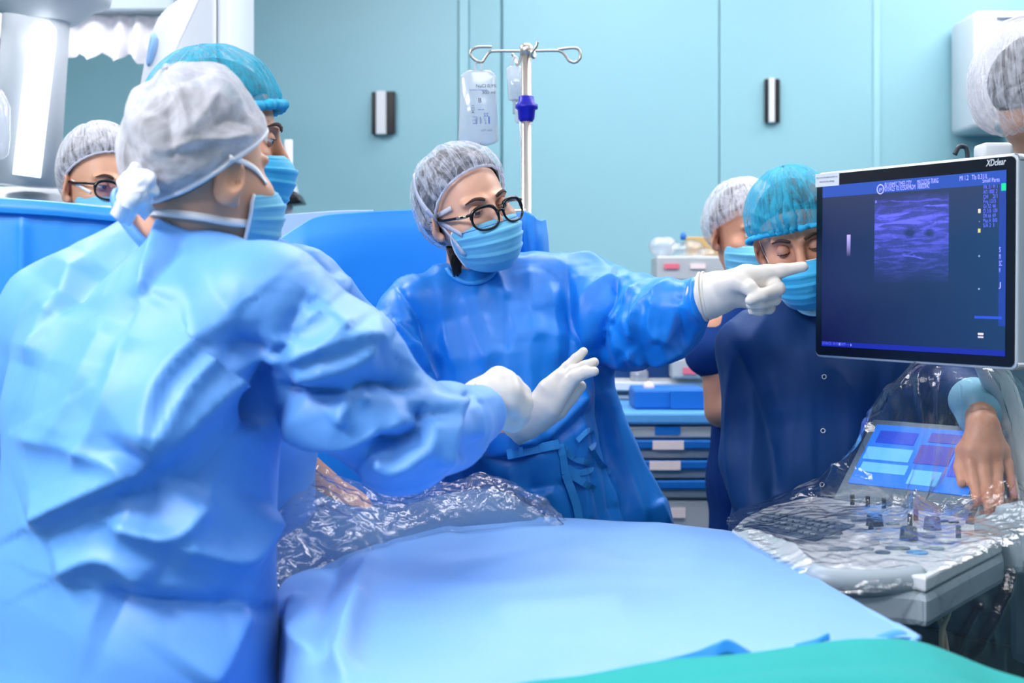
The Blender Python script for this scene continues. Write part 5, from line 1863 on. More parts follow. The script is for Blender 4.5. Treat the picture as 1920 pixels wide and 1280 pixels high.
def table_drape():
    r = empty('table_drape', P(1000, 542, 2.05) * np.array([1, 1, 0.0]), 'large light blue drape spread over the operating table in front', 'drape')
    net = [[(506, 1500, 2.00), (510, 1300, 2.03), (516, 1180, 2.08), (528, 1100, 2.15), (600, 1056, 2.28), (720, 1010, 2.42), (860, 978, 2.50), (1000, 970, 2.52), (1180, 976, 2.50), (1362, 991, 2.47), (1385, 1012, 2.46), (1395, 1120, 2.46)],
           [(508, 1560, 1.88), (520, 1330, 1.92), (536, 1200, 1.96), (566, 1120, 2.00), (650, 1078, 2.10), (760, 1040, 2.22), (890, 1012, 2.31), (1030, 1006, 2.33), (1210, 1020, 2.30), (1450, 1045, 2.24), (1462, 1066, 2.23), (1474, 1180, 2.23)],
           [(512, 1640, 1.74), (536, 1370, 1.78), (560, 1240, 1.80), (610, 1160, 1.84), (700, 1118, 1.92), (810, 1090, 2.02), (930, 1070, 2.08), (1070, 1066, 2.09), (1260, 1085, 2.06), (1550, 1108, 2.00), (1562, 1130, 1.99), (1574, 1260, 1.99)],
           [(516, 1760, 1.58), (548, 1460, 1.62), (580, 1330, 1.64), (650, 1230, 1.68), (750, 1180, 1.76), (860, 1160, 1.82), (980, 1150, 1.85), (1130, 1150, 1.85), (1320, 1160, 1.83), (1640, 1160, 1.82), (1652, 1186, 1.81), (1664, 1330, 1.81)],
           [(520, 1900, 1.44), (560, 1600, 1.47), (600, 1450, 1.49), (690, 1330, 1.53), (800, 1280, 1.59), (920, 1258, 1.63), (1040, 1240, 1.66), (1200, 1226, 1.69), (1380, 1206, 1.72), (1690, 1190, 1.74), (1704, 1216, 1.73), (1716, 1370, 1.73)],
           [(522, 2000, 1.36), (570, 1700, 1.38), (610, 1560, 1.40), (710, 1430, 1.43), (830, 1350, 1.49), (950, 1300, 1.55), (1060, 1276, 1.60), (1260, 1234, 1.67), (1400, 1222, 1.69), (1696, 1196, 1.73), (1710, 1222, 1.72), (1722, 1380, 1.72)]]

    def dd(p, u, v):
        px, py = proj(p)
        d = 0.007 * crumple(p, 4.2, 81) + 0.0030 * crumple(p, 12, 82)
        nz = np.zeros((len(p), 3))
        nz[:, 1] = -1
        L = [([(705, 1040), (670, 1120), (650, 1290)], 0.010, 30, 16), ([(640, 1040), (610, 1120), (600, 1250)], -0.010, 20, 30), ([(560, 1110), (560, 1190), (600, 1230)], 0.010, 20, 24),
             ([(690, 1120), (660, 1180), (655, 1280)], 0.008, 26, 12), ([(720, 1030), (780, 1020), (860, 990)], 0.004, 14, 20), ([(900, 1150), (1050, 1130), (1200, 1120)], 0.004, 40, 30), ([(1040, 1020), (1180, 1060), (1340, 1050)], 0.004, 30, 30)]
        return 1.5 * d + 2.0 * strokes(p, nz, L)
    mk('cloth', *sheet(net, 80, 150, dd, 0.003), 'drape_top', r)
    # turned-under edge visible as darker folds along the near hem
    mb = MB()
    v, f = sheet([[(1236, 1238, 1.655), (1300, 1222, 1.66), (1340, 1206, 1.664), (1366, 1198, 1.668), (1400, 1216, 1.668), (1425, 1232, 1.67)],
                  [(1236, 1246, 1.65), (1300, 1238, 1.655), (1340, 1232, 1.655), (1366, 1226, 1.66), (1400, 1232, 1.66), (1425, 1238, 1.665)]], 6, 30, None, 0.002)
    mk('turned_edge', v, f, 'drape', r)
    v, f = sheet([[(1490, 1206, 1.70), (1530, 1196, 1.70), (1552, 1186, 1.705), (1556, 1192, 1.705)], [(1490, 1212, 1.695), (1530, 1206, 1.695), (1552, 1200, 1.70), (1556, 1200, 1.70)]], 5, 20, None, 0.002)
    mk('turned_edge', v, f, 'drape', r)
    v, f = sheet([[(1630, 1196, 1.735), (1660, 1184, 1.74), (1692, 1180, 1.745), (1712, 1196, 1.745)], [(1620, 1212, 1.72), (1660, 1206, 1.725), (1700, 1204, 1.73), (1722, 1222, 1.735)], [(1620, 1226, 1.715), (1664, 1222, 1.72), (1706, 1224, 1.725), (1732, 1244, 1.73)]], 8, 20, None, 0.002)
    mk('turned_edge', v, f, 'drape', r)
    # table underneath
    top = [(P(x, y, d)[0], P(x, y, d)[1]) for x, y, d in ((640, 1060, 2.25), (960, 990, 2.44), (1340, 1000, 2.42), (1660, 1200, 1.76), (1000, 1300, 1.5), (720, 1400, 1.48))]
    t = empty('operating_table', (P(1000, 542, 2.0)[0], 2.0, 0), 'operating table hidden under the blue drape', 'table')
    mk('table_top', *prism(top, 0.80, 0.865, 0.01), 'dark_plastic', t)
    mk('pedestal', *lathe([(0.25, 0.0), (0.25, 0.05), (0.12, 0.12), (0.11, 0.80)], (P(1000, 542, 2.0)[0], 2.0, 0.0), 28), 'pale_plastic', t)


def teal_sheet():
    net = [[(780, 1330, 1.44), (960, 1282, 1.53), (1100, 1262, 1.58), (1250, 1236, 1.625), (1400, 1226, 1.645), (1560, 1198, 1.695), (1640, 1196, 1.70), (1720, 1204, 1.72), (1790, 1226, 1.71), (1860, 1252, 1.69), (1960, 1286, 1.67), (1975, 1330, 1.67)],
           [(780, 1400, 1.38), (960, 1330, 1.46), (1100, 1300, 1.50), (1250, 1276, 1.54), (1400, 1260, 1.56), (1560, 1240, 1.60), (1650, 1236, 1.615), (1740, 1246, 1.62), (1810, 1268, 1.61), (1880, 1298, 1.60), (1990, 1340, 1.58), (2005, 1390, 1.58)],
           [(780, 1480, 1.30), (960, 1420, 1.35), (1100, 1390, 1.38), (1250, 1370, 1.40), (1400, 1352, 1.42), (1560, 1336, 1.45), (1660, 1334, 1.46), (1760, 1345, 1.46), (1840, 1368, 1.46), (1910, 1400, 1.45), (2020, 1450, 1.44), (2040, 1520, 1.44)],
           [(780, 2000, 1.28), (960, 1960, 1.32), (1100, 1940, 1.34), (1250, 1930, 1.36), (1400, 1910, 1.38), (1560, 1890, 1.40), (1660, 1880, 1.42), (1760, 1880, 1.42), (1840, 1890, 1.42), (1910, 1910, 1.41), (2020, 1940, 1.40), (2040, 1960, 1.40)]]
    mk('surgical_sheet', *sheet(net, 50, 120, lambda p, u, v: 0.004 * crumple(p, 6, 91) + 0.003 * perlin(p * 7), 0.004), 'teal_sheet', base=(P(1400, 542, 1.5)[0], 1.5, 0.6),
       label='bright turquoise cloth sheet under the near edge of the blue drape', cat='sheet')


# ------------------------------------------------------------------ patient and the crinkled plastic over the arm
def patient():
    s = SDF()
    s.ell(P(900, 1120, 2.2) - np.array([0, 0, 0.05]), (0.24, 0.22, 0.05), k=0.05)
    s.cone(P(760, 1080, 2.46) - np.array([0, 0, 0.03]), P(650, 970, 2.52), 0.04, 0.045, 0.04)
    s.cone(P(650, 970, 2.52), P(566, 880, 2.54), 0.045, 0.036, 0.03)
    v, f = s.mesh(0.008, 3)
    r = mk('person', v, f, 'skin', base=(P(900, 542, 2.2)[0], 2.2, 0.87), label='patient under the blue drape with a bare limb showing through crinkled plastic', cat='person')
    net = [[(505, 900, 2.52), (545, 866, 2.50), (570, 858, 2.49), (630, 892, 2.48), (740, 922, 2.48), (830, 902, 2.49), (925, 890, 2.50), (985, 915, 2.50), (1040, 955, 2.50), (1075, 985, 2.50)],
           [(495, 955, 2.40), (540, 925, 2.38), (580, 922, 2.38), (640, 938, 2.38), (740, 955, 2.40), (830, 936, 2.42), (925, 922, 2.43), (985, 938, 2.44), (1040, 970, 2.45), (1080, 1000, 2.46)],
           [(488, 1010, 2.30), (530, 1000, 2.28), (585, 990, 2.29), (650, 992, 2.30), (740, 990, 2.34), (830, 970, 2.38), (925, 960, 2.40), (985, 966, 2.42), (1040, 985, 2.43), (1085, 1015, 2.44)],
           [(490, 1080, 2.20), (520, 1090, 2.20), (580, 1070, 2.24), (650, 1050, 2.27), (740, 1030, 2.33), (830, 1010, 2.38), (925, 1000, 2.41), (985, 1000, 2.43), (1040, 1010, 2.44), (1085, 1035, 2.45)],
           [(497, 1200, 2.15), (520, 1200, 2.16), (580, 1140, 2.22), (650, 1100, 2.27), (740, 1070, 2.33), (830, 1050, 2.38), (925, 1040, 2.41), (985, 1035, 2.43), (1040, 1040, 2.44), (1085, 1060, 2.45)]]

    def dd(p, u, v):
        return 0.012 * crumple(p, 13, 101, 6) + 0.014 * crumple(p, 32, 103, 6) + 0.010 * crumple(p, 75, 104, 6)
    v, f = sheet(net, 150, 280, dd)
    mk('plastic_wrap', v, f, 'plastic2', base=(P(780, 542, 2.4)[0], 2.4, 0.85), label='crinkled clear plastic wrap over the patient between surgeon and drape', cat='plastic sheet')
    # blue cloth below the plastic
    net2 = [[(x, y + 26, d + 0.05) for x, y, d in row] for row in net]
    mk('under_drape', *sheet(net2, 30, 60, lambda p, u, v: 0.006 * crumple(p, 8, 111), 0.003), 'under', base=(P(780, 542, 2.45)[0], 2.45, 0.83), label='grey-blue cloth lying under the crinkled plastic wrap', cat='cloth')


# ------------------------------------------------------------------ drip stand
def drip_stand():
    d = 3.2
    top = P(987, 92, d)
    r = empty('drip_stand', top * np.array([1, 1, 0]), 'steel drip stand with hooked crossbar and dark blue clamp', 'drip stand')
    mk('pole', *tube([top, top * np.array([1, 1, 0]) + np.array([0, 0, 0.05])], 0.0115, 20), 'steel', r)
    mk('pole_cap', *lathe([(0.012, -0.014), (0.015, -0.012), (0.015, 0.006), (0.009, 0.012)], top, 20), 'steel', r)
    mk('clamp', *lathe([(0.014, -0.030), (0.018, -0.024), (0.020, -0.004), (0.025, 0.000), (0.025, 0.006), (0.018, 0.014), (0.017, 0.026), (0.0125, 0.028)], P(987, 203, d), 24), 'blue_plastic', r)
    kn = P(970, 200, d - 0.004)
    mk('clamp_knob', *lathe([(0.007, -0.02), (0.008, 0.0), (0.006, 0.01)], P(1000, 200, d), 14, axis=(1, 0, 0)), 'blue_plastic', r)
    q = 0.0032
    left = spline(PP([(985, 96, d), (930, 96, d), (918, 98, d), (910, 108, d), (904, 116, d), (893, 114, d), (884, 106, d), (882, 98, d), (888, 91, d), (900, 88, d), (922, 88, d)]), 6)
    mk('hook', *tube(left, q, 8), 'steel', r)
    right = spline(PP([(989, 96, d), (1040, 95, d), (1052, 97, d), (1060, 104, d), (1067, 114, d), (1078, 117, d), (1087, 110, d), (1088, 100, d), (1084, 92, d), (1072, 90, d), (1046, 93, d)]), 6)
    mk('hook', *tube(right, q, 8), 'steel', r)
    fr = spline(PP([(990, 96, d), (1000, 96, d - 0.06), (1003, 104, d - 0.12), (1000, 108, d - 0.14), (996, 100, d - 0.15), (1005, 88, d - 0.15), (1008, 78, d - 0.15)]), 6)
    mk('hook', *tube(fr, q, 8), 'steel', r)
    bk = spline(PP([(984, 98, d), (977, 104, d + 0.06), (974, 118, d + 0.12), (969, 120, d + 0.14), (966, 110, d + 0.15), (960, 100, d + 0.15)]), 6)
    mk('hook', *tube(bk, q, 8), 'steel', r)
    for a in (30, 102, 174, 246, 318):
        t = math.radians(a)
        b0 = top * np.array([1, 1, 0]) + np.array([0, 0, 0.06])
        e = b0 + np.array([0.27 * math.cos(t), 0.20 * math.sin(t), -0.02])
        mk('foot', *tube([b0, e, e - np.array([0, 0, 0.038])], 0.012, 10), 'steel', r)

    # the bags hang on the hooks: things of their own
    def bag(cx, top_y, bot_y, half_top, half_bot, dd, label, level, name='drip_bag'):
        s = dd / FPX
        b = empty(name, P(cx, bot_y, dd), label, 'drip bag', 'drip bags on the stand')
        nu, nv = 40, 36
        v = []
        for j in range(nv):
            t = j / (nv - 1)
            y = top_y + (bot_y - top_y) * t
            hw = (half_top + (half_bot - half_top) * t) * (1 - 0.35 * max(0, (0.10 - t) / 0.10) ** 2 - 0.55 * max(0, (t - 0.93) / 0.07) ** 2)
            th = 0.004 + 0.020 * math.sin(math.pi * min(1, max(0, (t - 0.02) * 1.02))) ** 0.7 * (0.5 + 0.6 * t)
            for i in range(nu):
                a = 2 * math.pi * i / nu
                sx = np.sign(math.cos(a)) * abs(math.cos(a)) ** 0.75
                v.append(P(cx + hw * sx, y, dd) + np.array([0, th * math.sin(a), 0]))
        f = [(j * nu + i, j * nu + (i + 1) % nu, (j + 1) * nu + (i + 1) % nu, (j + 1) * nu + i) for j in range(nv - 1) for i in range(nu)]
        f += [tuple(range(nu))[::-1], tuple((nv - 1) * nu + i for i in range(nu))]
        mk('pouch', np.array(v), f, 'bag', b)
        vv = np.array(v).reshape(nv, nu, 3)
        j0 = int(level * nv)
        w = vv[j0:] - vv[j0:].mean(1, keepdims=True)
        inner = (vv[j0:].mean(1, keepdims=True) + w * 0.92)
        n2 = len(inner)
        f2 = [(j * nu + i, j * nu + (i + 1) % nu, (j + 1) * nu + (i + 1) % nu, (j + 1) * nu + i) for j in range(n2 - 1) for i in range(nu)]
        f2 += [tuple(range(nu))[::-1], tuple((n2 - 1) * nu + i for i in range(nu))]
        mk('fluid', inner.reshape(-1, 3), f2, 'fluid', b)
        ey = spline(np.array([P(cx - 6, top_y + 2, dd), P(cx - 6, top_y - 10, dd), P(cx, top_y - 18, dd), P(cx + 6, top_y - 10, dd), P(cx + 6, top_y + 2, dd)]), 6)
        mk('hanging_eye', *tube(ey, 0.0028, 8), 'bag', b)
        mk('port', *lathe([(0.006, -0.03), (0.006, 0.0), (0.009, 0.006)], P(cx, bot_y, dd), 12), 'bag', b)
        return b, vv
    b, vv = bag(897, 132, 273, 33, 38, d, 'clear drip bag with printed label hanging on the left hook of the stand', 0.30)
    bb = bvh_of([(vv.reshape(-1, 3), [(j * 40 + i, j * 40 + (i + 1) % 40, (j + 1) * 40 + (i + 1) % 40, (j + 1) * 40 + i) for j in range(35) for i in range(40)])])
    X, Y = np.array([1.0, 0, 0]), np.array([0, 0, 1.0])
    s = d / FPX
    for n, (t, x, y, h, m, mir) in enumerate((('NaCl 0,9%', 892, 164, 9, 'ink_grey', 1), ('Sodium Chloride', 880, 170, 5, 'ink_blue', 1), ('500 ml', 904, 176, 9, 'ink_grey', 1), ('B', 896, 192, 12, 'ink_grey', 1),
                                              ('1/1E', 922, 232, 20, 'ink_blue', -1), ('22', 916, 218, 9, 'ink_blue', -1), ('~~', 908, 208, 10, 'ink_blue', -1), ('LOT 0425', 902, 246, 5, 'ink_grey', 1), ('1234', 884, 196, 8, 'ink_grey', 2))):
        o = hit(bb, x, y, 0.004)
        if o is None:
            continue
        if mir == 2:
            v, f = text_mesh(t, h * s, o, np.array([0, 0, -1.0]), X)
        else:
            v, f = text_mesh(t, h * s, o, X * mir, Y)
        if len(v):
            mk('print', v, f, m, b)
    bag(966, 124, 190, 17, 13, d + 0.14, 'small half-empty drip bag hanging behind the pole of the stand', 0.45)
    tb = empty('drip_line', P(985, 380, d + 0.1), 'clear drip tube running down behind the pole', 'tube')
    mk('tube', *tube(spline(PP([(968, 192, d + 0.12), (974, 215, d + 0.1), (976, 260, d + 0.06), (978, 320, d + 0.05), (979, 420, d + 0.05), (990, 800, d + 0.05)]), 8), 0.0022, 8), 'bag', tb)
    mk('drip_chamber', *lathe([(0.004, -0.024), (0.008, -0.02), (0.008, 0.015), (0.003, 0.022)], P(972, 212, d + 0.1), 14), 'bag', tb)


# ------------------------------------------------------------------ supply cart
def cart():
    d = 4.15
    s = d / FPX
    x0, x1 = P(1090, 0, d)[0], P(1372, 0, d)[0]
    cx, hw = (x0 + x1) / 2, (x1 - x0) / 2
    zt = P(0, 772, d)[2]
    dep = 0.26
    r = empty('supply_cart', (cx, d + dep, 0), 'grey medical supply cart with blue drawer strips behind the woman', 'cart')

    def zz(py):
        return P(0, py, d)[2]
    mk('cart_body', *box((cx, d + dep, (zz(792) + 0.14) / 2), (hw, dep - 0.012, (zz(792) - 0.14) / 2), bev=0.01), 'cart', r, smooth=False)
    mk('cart_top', *box((cx, d + dep - 0.01, (zt + zz(795)) / 2), (hw + 0.012, dep + 0.012, (zt - zz(795)) / 2), bev=0.008), 'cart_top', r, smooth=False)
    mk('tray_rim', *box((cx, d + 2 * dep - 0.03, zt + 0.03), (hw, 0.012, 0.04), bev=0.005), 'cart', r, smooth=False)
    rows = [(797, 822, None), (824, 860, 1), (862, 897, 1), (899, 934, 0), (936, 994, 2), (996, 1060, 0)]
    for a, b, k in rows:
        dr = mk('drawer', *box((cx, d, (zz(a) + zz(b)) / 2), (hw - 0.012, 0.012, (zz(a) - zz(b)) / 2 - 0.003), bev=0.004), 'cart', r, smooth=False)
        if k is not None and k < 2:
            mk('drawer_strip', *box((cx, d - 0.016, zz(a) - 0.012), (hw - 0.016, 0.010, 0.0125), bev=0.004), 'cart_blue', dr, smooth=False)
        if k == 1:
            lx = P(1251 if a < 850 else 1245, 0, d)[0]
            mk('drawer_label', *box((lx, d - 0.027, zz(a) - 0.013), (0.045, 0.003, 0.0125)), 'label', dr, smooth=False)
        if k == 2:
            mk('drawer_label', *box((P(1270, 0, d)[0], d - 0.013, zz(960)), (0.022, 0.003, 0.014)), 'label', dr, smooth=False)
        if k is None:
            mk('drawer_label', *box((P(1251, 0, d)[0], d - 0.013, zz(806)), (0.037, 0.003, 0.012)), 'cart_blue', dr, smooth=False)
            mk('lock', *lathe([(0.008, 0), (0.009, 0.006), (0.005, 0.012)], (P(1354, 0, d)[0], d - 0.012, zz(810)), 14, axis=(0, -1, 0)), 'steel', dr)
    for q in (-1, 1):
        for w in (0.06, 2 * dep - 0.06):
            mk('wheel', *lathe([(0.02, -0.018), (0.055, -0.016), (0.06, 0), (0.055, 0.016), (0.02, 0.018)], (cx + q * (hw - 0.07), d + w, 0.06), 20, axis=(1, 0, 0)), 'dark_plastic', r)
            mk('wheel_fork', *box((cx + q * (hw - 0.07), d + w, 0.115), (0.03, 0.03, 0.03), bev=0.006), 'steel', r, smooth=False)
    # rear uprights with rail and overhead shelf
    for q in (-1, 1):
        mk('upright', *tube([(cx + q * (hw - 0.03), d + 2 * dep - 0.02, zt), (cx + q * (hw - 0.03), d + 2 * dep - 0.02, zz(470))], 0.012, 10), 'steel', r)
    mk('upright', *tube([(P(1283, 0, d)[0], d + 2 * dep - 0.02, zt), (P(1283, 0, d)[0], d + 2 * dep - 0.02, zz(600))], 0.014, 10), 'slate', r)
    D2 = d + 2 * dep - 0.05

    def z2(py):
        return P(0, py, D2)[2]
    mk('rear_shelf', *box((cx, D2, z2(722)), (hw - 0.02, 0.05, 0.014), bev=0.004), 'pale_plastic', r, smooth=False)
    mk('rear_rail', *box((cx, D2, z2(744)), (hw - 0.02, 0.02, 0.006), bev=0.002), 'pale_plastic', r, smooth=False)
    mk('upper_shelf', *box((P(1305, 0, D2)[0], D2, z2(534)), (0.15, 0.12, 0.008), bev=0.004), 'grey_plastic', r, smooth=False)

    # things on the cart
    t = empty('tray', (P(1258, 0, d)[0], d + 0.15, zt), 'blue plastic tray on the top of the supply cart', 'tray')
    mk('tray_body', *box((P(1263, 0, d)[0], d + 0.18, zt + 0.030), (0.108, 0.10, 0.030), bev=0.008), 'cart_blue', t, smooth=False)
    mk('tray_front', *box((P(1296, 0, d)[0], d + 0.075, zt + 0.030), (0.052, 0.006, 0.028), bev=0.003), 'cart_blue', t, smooth=False)
    mk('roll', *lathe([(0.0001, -0.015), (0.016, -0.015), (0.016, 0.015), (0.0001, 0.015)], (P(1226, 0, d)[0], d + 0.16, zt + 0.062), 18, axis=(0, -1, 0)), 'label', base=None, label='small white roll lying at the rim of the blue tray', cat='roll')
    b = empty('gel_bottle', (P(1198, 0, D2)[0], D2, z2(722) + 0.014), 'squat bottle with a turquoise cap on the rear shelf of the cart', 'bottle')
    mk('bottle_body', *lathe([(0.028, 0), (0.030, 0.01), (0.030, 0.03), (0.018, 0.045), (0.016, 0.05)], (P(1198, 0, D2)[0], D2 - 0.01, z2(722) + 0.014), 22), 'bag', b)
    mk('bottle_cap', *lathe([(0.016, 0.048), (0.016, 0.075), (0.010, 0.082)], (P(1198, 0, D2)[0], D2 - 0.01, z2(722) + 0.014), 20), 'cyan_plastic', b)
    b = empty('sharps_box', (P(1300, 0, D2)[0], D2, z2(706)), 'grey box with a pink label on the rear rail of the cart', 'box')
    mk('box_body', *box((P(1303, 0, D2)[0], D2 - 0.05, z2(688)), (0.085, 0.045, 0.032), bev=0.008), 'cart', b, smooth=False)
    mk('box_lid', *box((P(1290, 0, D2)[0], D2 - 0.05, z2(664)), (0.055, 0.04, 0.012), bev=0.006), 'label', b, smooth=False)
    mk('box_label', *box((P(1288, 0, D2)[0], D2 - 0.098, z2(692)), (0.024, 0.002, 0.010)), 'pink', b, smooth=False)
    mk('blue_pack', *box((P(1322, 0, D2)[0], D2 - 0.055, z2(660)), (0.030, 0.03, 0.026), bev=0.012), 'blue_plastic', base=None, label='small deep blue pack on the grey box of the cart', cat='pack')
    mk('dark_bin', *box((P(1205, 0, D2)[0], D2 + 0.03, z2(696)), (0.11, 0.02, 0.040), bev=0.006), 'navy', base=None, label='dark navy bin behind the turquoise-capped bottle', cat='bin', smooth=False)
    b = empty('supply_bin', (P(1320, 0, D2)[0], D2, z2(528)), 'grey open bin with pink-labelled front on the upper shelf', 'bin')
    mk('bin_body', *box((P(1304, 0, D2)[0], D2 - 0.02, z2(504)), (0.138, 0.09, 0.040), bev=0.008), 'cart', b, smooth=False)
    for x, m in ((1252, 'pink'), (1300, 'label')):
        mk('bin_label', *box((P(x, 0, D2)[0], D2 - 0.113, z2(500)), (0.024, 0.002, 0.008)), m, b, smooth=False)
    mk('carton', *box((P(1338, 0, D2)[0], D2 + 0.05, z2(464)), (0.085, 0.02, 0.036), bev=0.003), 'cardboard', base=None, label='brown cardboard carton standing behind the clear packets', cat='box', smooth=False)
    rs = np.random.RandomState(12)
    packs = ((1243, 462, 0.046, 'clear packet with pinkish contents at the left end of the bin'), (1270, 472, 0.042, 'crumpled clear packet in the bin beside the pinkish one'),
             (1298, 468, 0.044, 'crumpled clear packet in the middle of the supply bin'), (1322, 480, 0.036, 'flat clear packet in front of the cardboard carton'))
    for i, (x, y, rad, lab) in enumerate(packs):
        s_ = SDF()
        s_.ell(P(x, y, D2 - 0.03), (rad, rad * 0.8, rad * 0.75))
        v, f = s_.mesh(0.005, 1)
        n = vnormals(v, f)
        v = v + n * (0.012 * crumple(v, 22, 120 + i))[:, None]
        mk('packet', v, f, 'plastic2' if i else 'bag', label=lab, cat='packet', group='clear packets in the supply bin')
    mk('bottle_stopper', *lathe([(0.008, 0), (0.010, 0.01), (0.006, 0.024)], P(1281, 450, D2 - 0.06), 16), 'cart_blue', base=None, label='small blue stopper above the clear packets', cat='stopper')
    mk('wooden_splint', *box(P(1346, 462, D2 - 0.01), (0.005, 0.002, 0.034), np.array(Matrix.Rotation(math.radians(-32), 3, 'Y'))), 'frame_gold', base=None, label='pale slanting stick leaning on the cardboard carton', cat='stick', smooth=False)


# ------------------------------------------------------------------ ultrasound machine
def screen_material():
    """ultrasound picture: position on the screen in the object's own metres (x right, z up), origin at its lower left"""
    m, nt, b = newmat('screen_picture')
    N = nt.nodes.new
    Lk = nt.links.new
    tc = N('ShaderNodeTexCoord')
    sep = N('ShaderNodeSeparateXYZ')
    Lk(tc.outputs['UV'], sep.inputs[0])

    def math_(op, a, b_=None, c_=None, clamp=False):
        n = N('ShaderNodeMath')
        n.operation = op
        n.use_clamp = clamp
        for i, x in enumerate((a, b_, c_)):
            if x is None:
                continue
            if isinstance(x, (int, float)):
                n.inputs[i].default_value = x
            else:
                Lk(x, n.inputs[i])
        return n.outputs[0]

    def band(x, a, b_, soft=0.004):
        return math_('MULTIPLY', math_('MULTIPLY_ADD', x, 1 / soft, -a / soft, True), math_('MULTIPLY_ADD', x, -1 / soft, b_ / soft, True))
    U, V = sep.outputs[0], sep.outputs[1]

    def mixc(fac, c1, c2):
        n = N('ShaderNodeMixRGB')
        Lk(fac, n.inputs[0]) if not isinstance(fac, (int, float)) else setattr(n.inputs[0], 'default_value', fac)
        for i, c in ((1, c1), (2, c2)):
            if isinstance(c, tuple):
                n.inputs[i].default_value = (*lin(c), 1)
            else:
                Lk(c, n.inputs[i])
        return n.outputs[0]
    # backdrop: dark navy, a little lighter and greyer to the upper right
    base = mixc(math_('MULTIPLY_ADD', U, 0.55, math_('MULTIPLY', V, 0.25)), (3, 2, 62), (20, 70, 112))
    base = mixc(math_('MULTIPLY_ADD', V, 1.6, -1.0, True), base, (58, 58, 84))
    # tissue: streaks and speckle inside the picture window
    mp = N('ShaderNodeMapping')
    mp.inputs['Scale'].default_value = (5.0, 22.0, 1)
    mp.inputs['Rotation'].default_value = (0, 0, math.radians(4))
    Lk(tc.outputs['UV'], mp.inputs['Vector'])
    n1 = N('ShaderNodeTexNoise')
    n1.inputs['Scale'].default_value = 1.6
    n1.inputs['Detail'].default_value = 6
    n1.inputs['Distortion'].default_value = 0.6
    Lk(mp.outputs[0], n1.inputs['Vector'])
    n2 = N('ShaderNodeTexNoise')
    n2.inputs['Scale'].default_value = 90
    n2.inputs['Detail'].default_value = 3
    Lk(tc.outputs['UV'], n2.inputs['Vector'])
    streak = math_('MULTIPLY_ADD', n1.outputs['Fac'], 3.4, -1.55, True)
    depth = math_('MULTIPLY', math_('MULTIPLY_ADD', V, 2.6, -1.02, True), math_('MULTIPLY_ADD', V, -6.0, 5.5, True))
    tissue = math_('MULTIPLY', math_('MULTIPLY', math_('MULTIPLY_ADD', streak, 0.75, 0.22), math_('MULTIPLY_ADD', n2.outputs['Fac'], 1.1, 0.35)), depth)
    # bright fascia lines
    li = None
    for (v0, sl, u0, u1, wd, am) in ((0.790, 0.06, 0.33, 0.52, 0.007, 0.75), (0.735, 0.13, 0.32, 0.60, 0.006, 0.8), (0.825, 0.02, 0.58, 0.72, 0.006, 0.9), (0.60, -0.25, 0.47, 0.60, 0.006, 0.6), (0.87, 0.0, 0.34, 0.70, 0.004, 0.35)):
        ln = math_('SUBTRACT', V, math_('MULTIPLY_ADD', U, sl, v0 - sl * 0.32))
        ln = math_('ADD', ln, math_('MULTIPLY_ADD', n1.outputs['Fac'], 0.05, -0.025))
        g = math_('MULTIPLY', math_('SUBTRACT', 1.0, math_('MULTIPLY', math_('ABSOLUTE', ln), 1 / wd), None, True), band(U, u0, u1, 0.03))
        g = math_('MULTIPLY', g, am)
        li = g if li is None else math_('MAXIMUM', li, g)
    win = math_('MULTIPLY', band(U, 0.315, 0.722, 0.003), band(V, 0.05, 0.93, 0.01))
    # two dark vessels
    ves = None
    for (cu, cv, rad) in ((0.515, 0.685, 0.032), (0.62, 0.68, 0.026)):
        dx = math_('MULTIPLY', math_('SUBTRACT', U, cu), 1.0)
        dy = math_('MULTIPLY', math_('SUBTRACT', V, cv), 1.0)
        q = math_('SQRT', math_('ADD', math_('MULTIPLY', dx, dx), math_('MULTIPLY', dy, dy)))
        q = math_('MULTIPLY_ADD', q, -1.3 / rad, 1.7, True)
        ves = q if ves is None else math_('MAXIMUM', ves, q)
    tot = math_('MULTIPLY', math_('MULTIPLY', math_('ADD', tissue, li), math_('SUBTRACT', 1.0, math_('MULTIPLY', ves, 0.85))), win)
    col = mixc(math_('MULTIPLY', tot, 1.7, None, True), base, (100, 104, 255))
    # title bar, foot bar, grey scale wedge, side bar
    col = mixc(math_('MULTIPLY', band(V, 0.925, 1.1), 0.75), col, (40, 86, 196))
    col = mixc(math_('MULTIPLY', band(V, -0.1, 0.032), 0.8), col, (14, 32, 170))
    col = mixc(math_('MULTIPLY', band(U, 0.965, 1.1), math_('MULTIPLY', band(V, 0.16, 0.95), 0.45)), col, (36, 70, 200))
    wedge = math_('MULTIPLY', band(U, 0.152, 0.176, 0.002), math_('MULTIPLY', band(V, 0.555, 0.69, 0.002), math_('MULTIPLY_ADD', V, 7.4, -4.1, True)))
    col = mixc(wedge, col, (190, 176, 255))
    col = mixc(math_('MULTIPLY', band(U, 0.85, 0.985, 0.004), band(V, 0.198, 0.214, 0.002)), col, (40, 80, 220))
    for (a, b_, c1, c2, rgb) in ((0.865, 0.880, 0.775, 0.80, (240, 220, 190)), (0.865, 0.880, 0.668, 0.692, (222, 214, 120)), (0.975, 1.0, 0.888, 0.930, (20, 220, 160)), (0.868, 0.898, 0.108, 0.122, (235, 225, 235)), (0.868, 0.898, 0.092, 0.104, (215, 205, 225)),
                                 (0.868, 0.878, 0.535, 0.547, (150, 180, 220)), (0.868, 0.878, 0.355, 0.367, (150, 180, 220)), (0.870, 0.876, 0.725, 0.734, (150, 170, 210)), (0.108, 0.118, 0.008, 0.026, (170, 160, 240)), (0.15, 0.175, 0.014, 0.018, (120, 120, 230)), (0.178, 0.186, 0.008, 0.024, (170, 160, 240)),
                                 (0.318, 0.330, 0.868, 0.888, (130, 120, 240))):
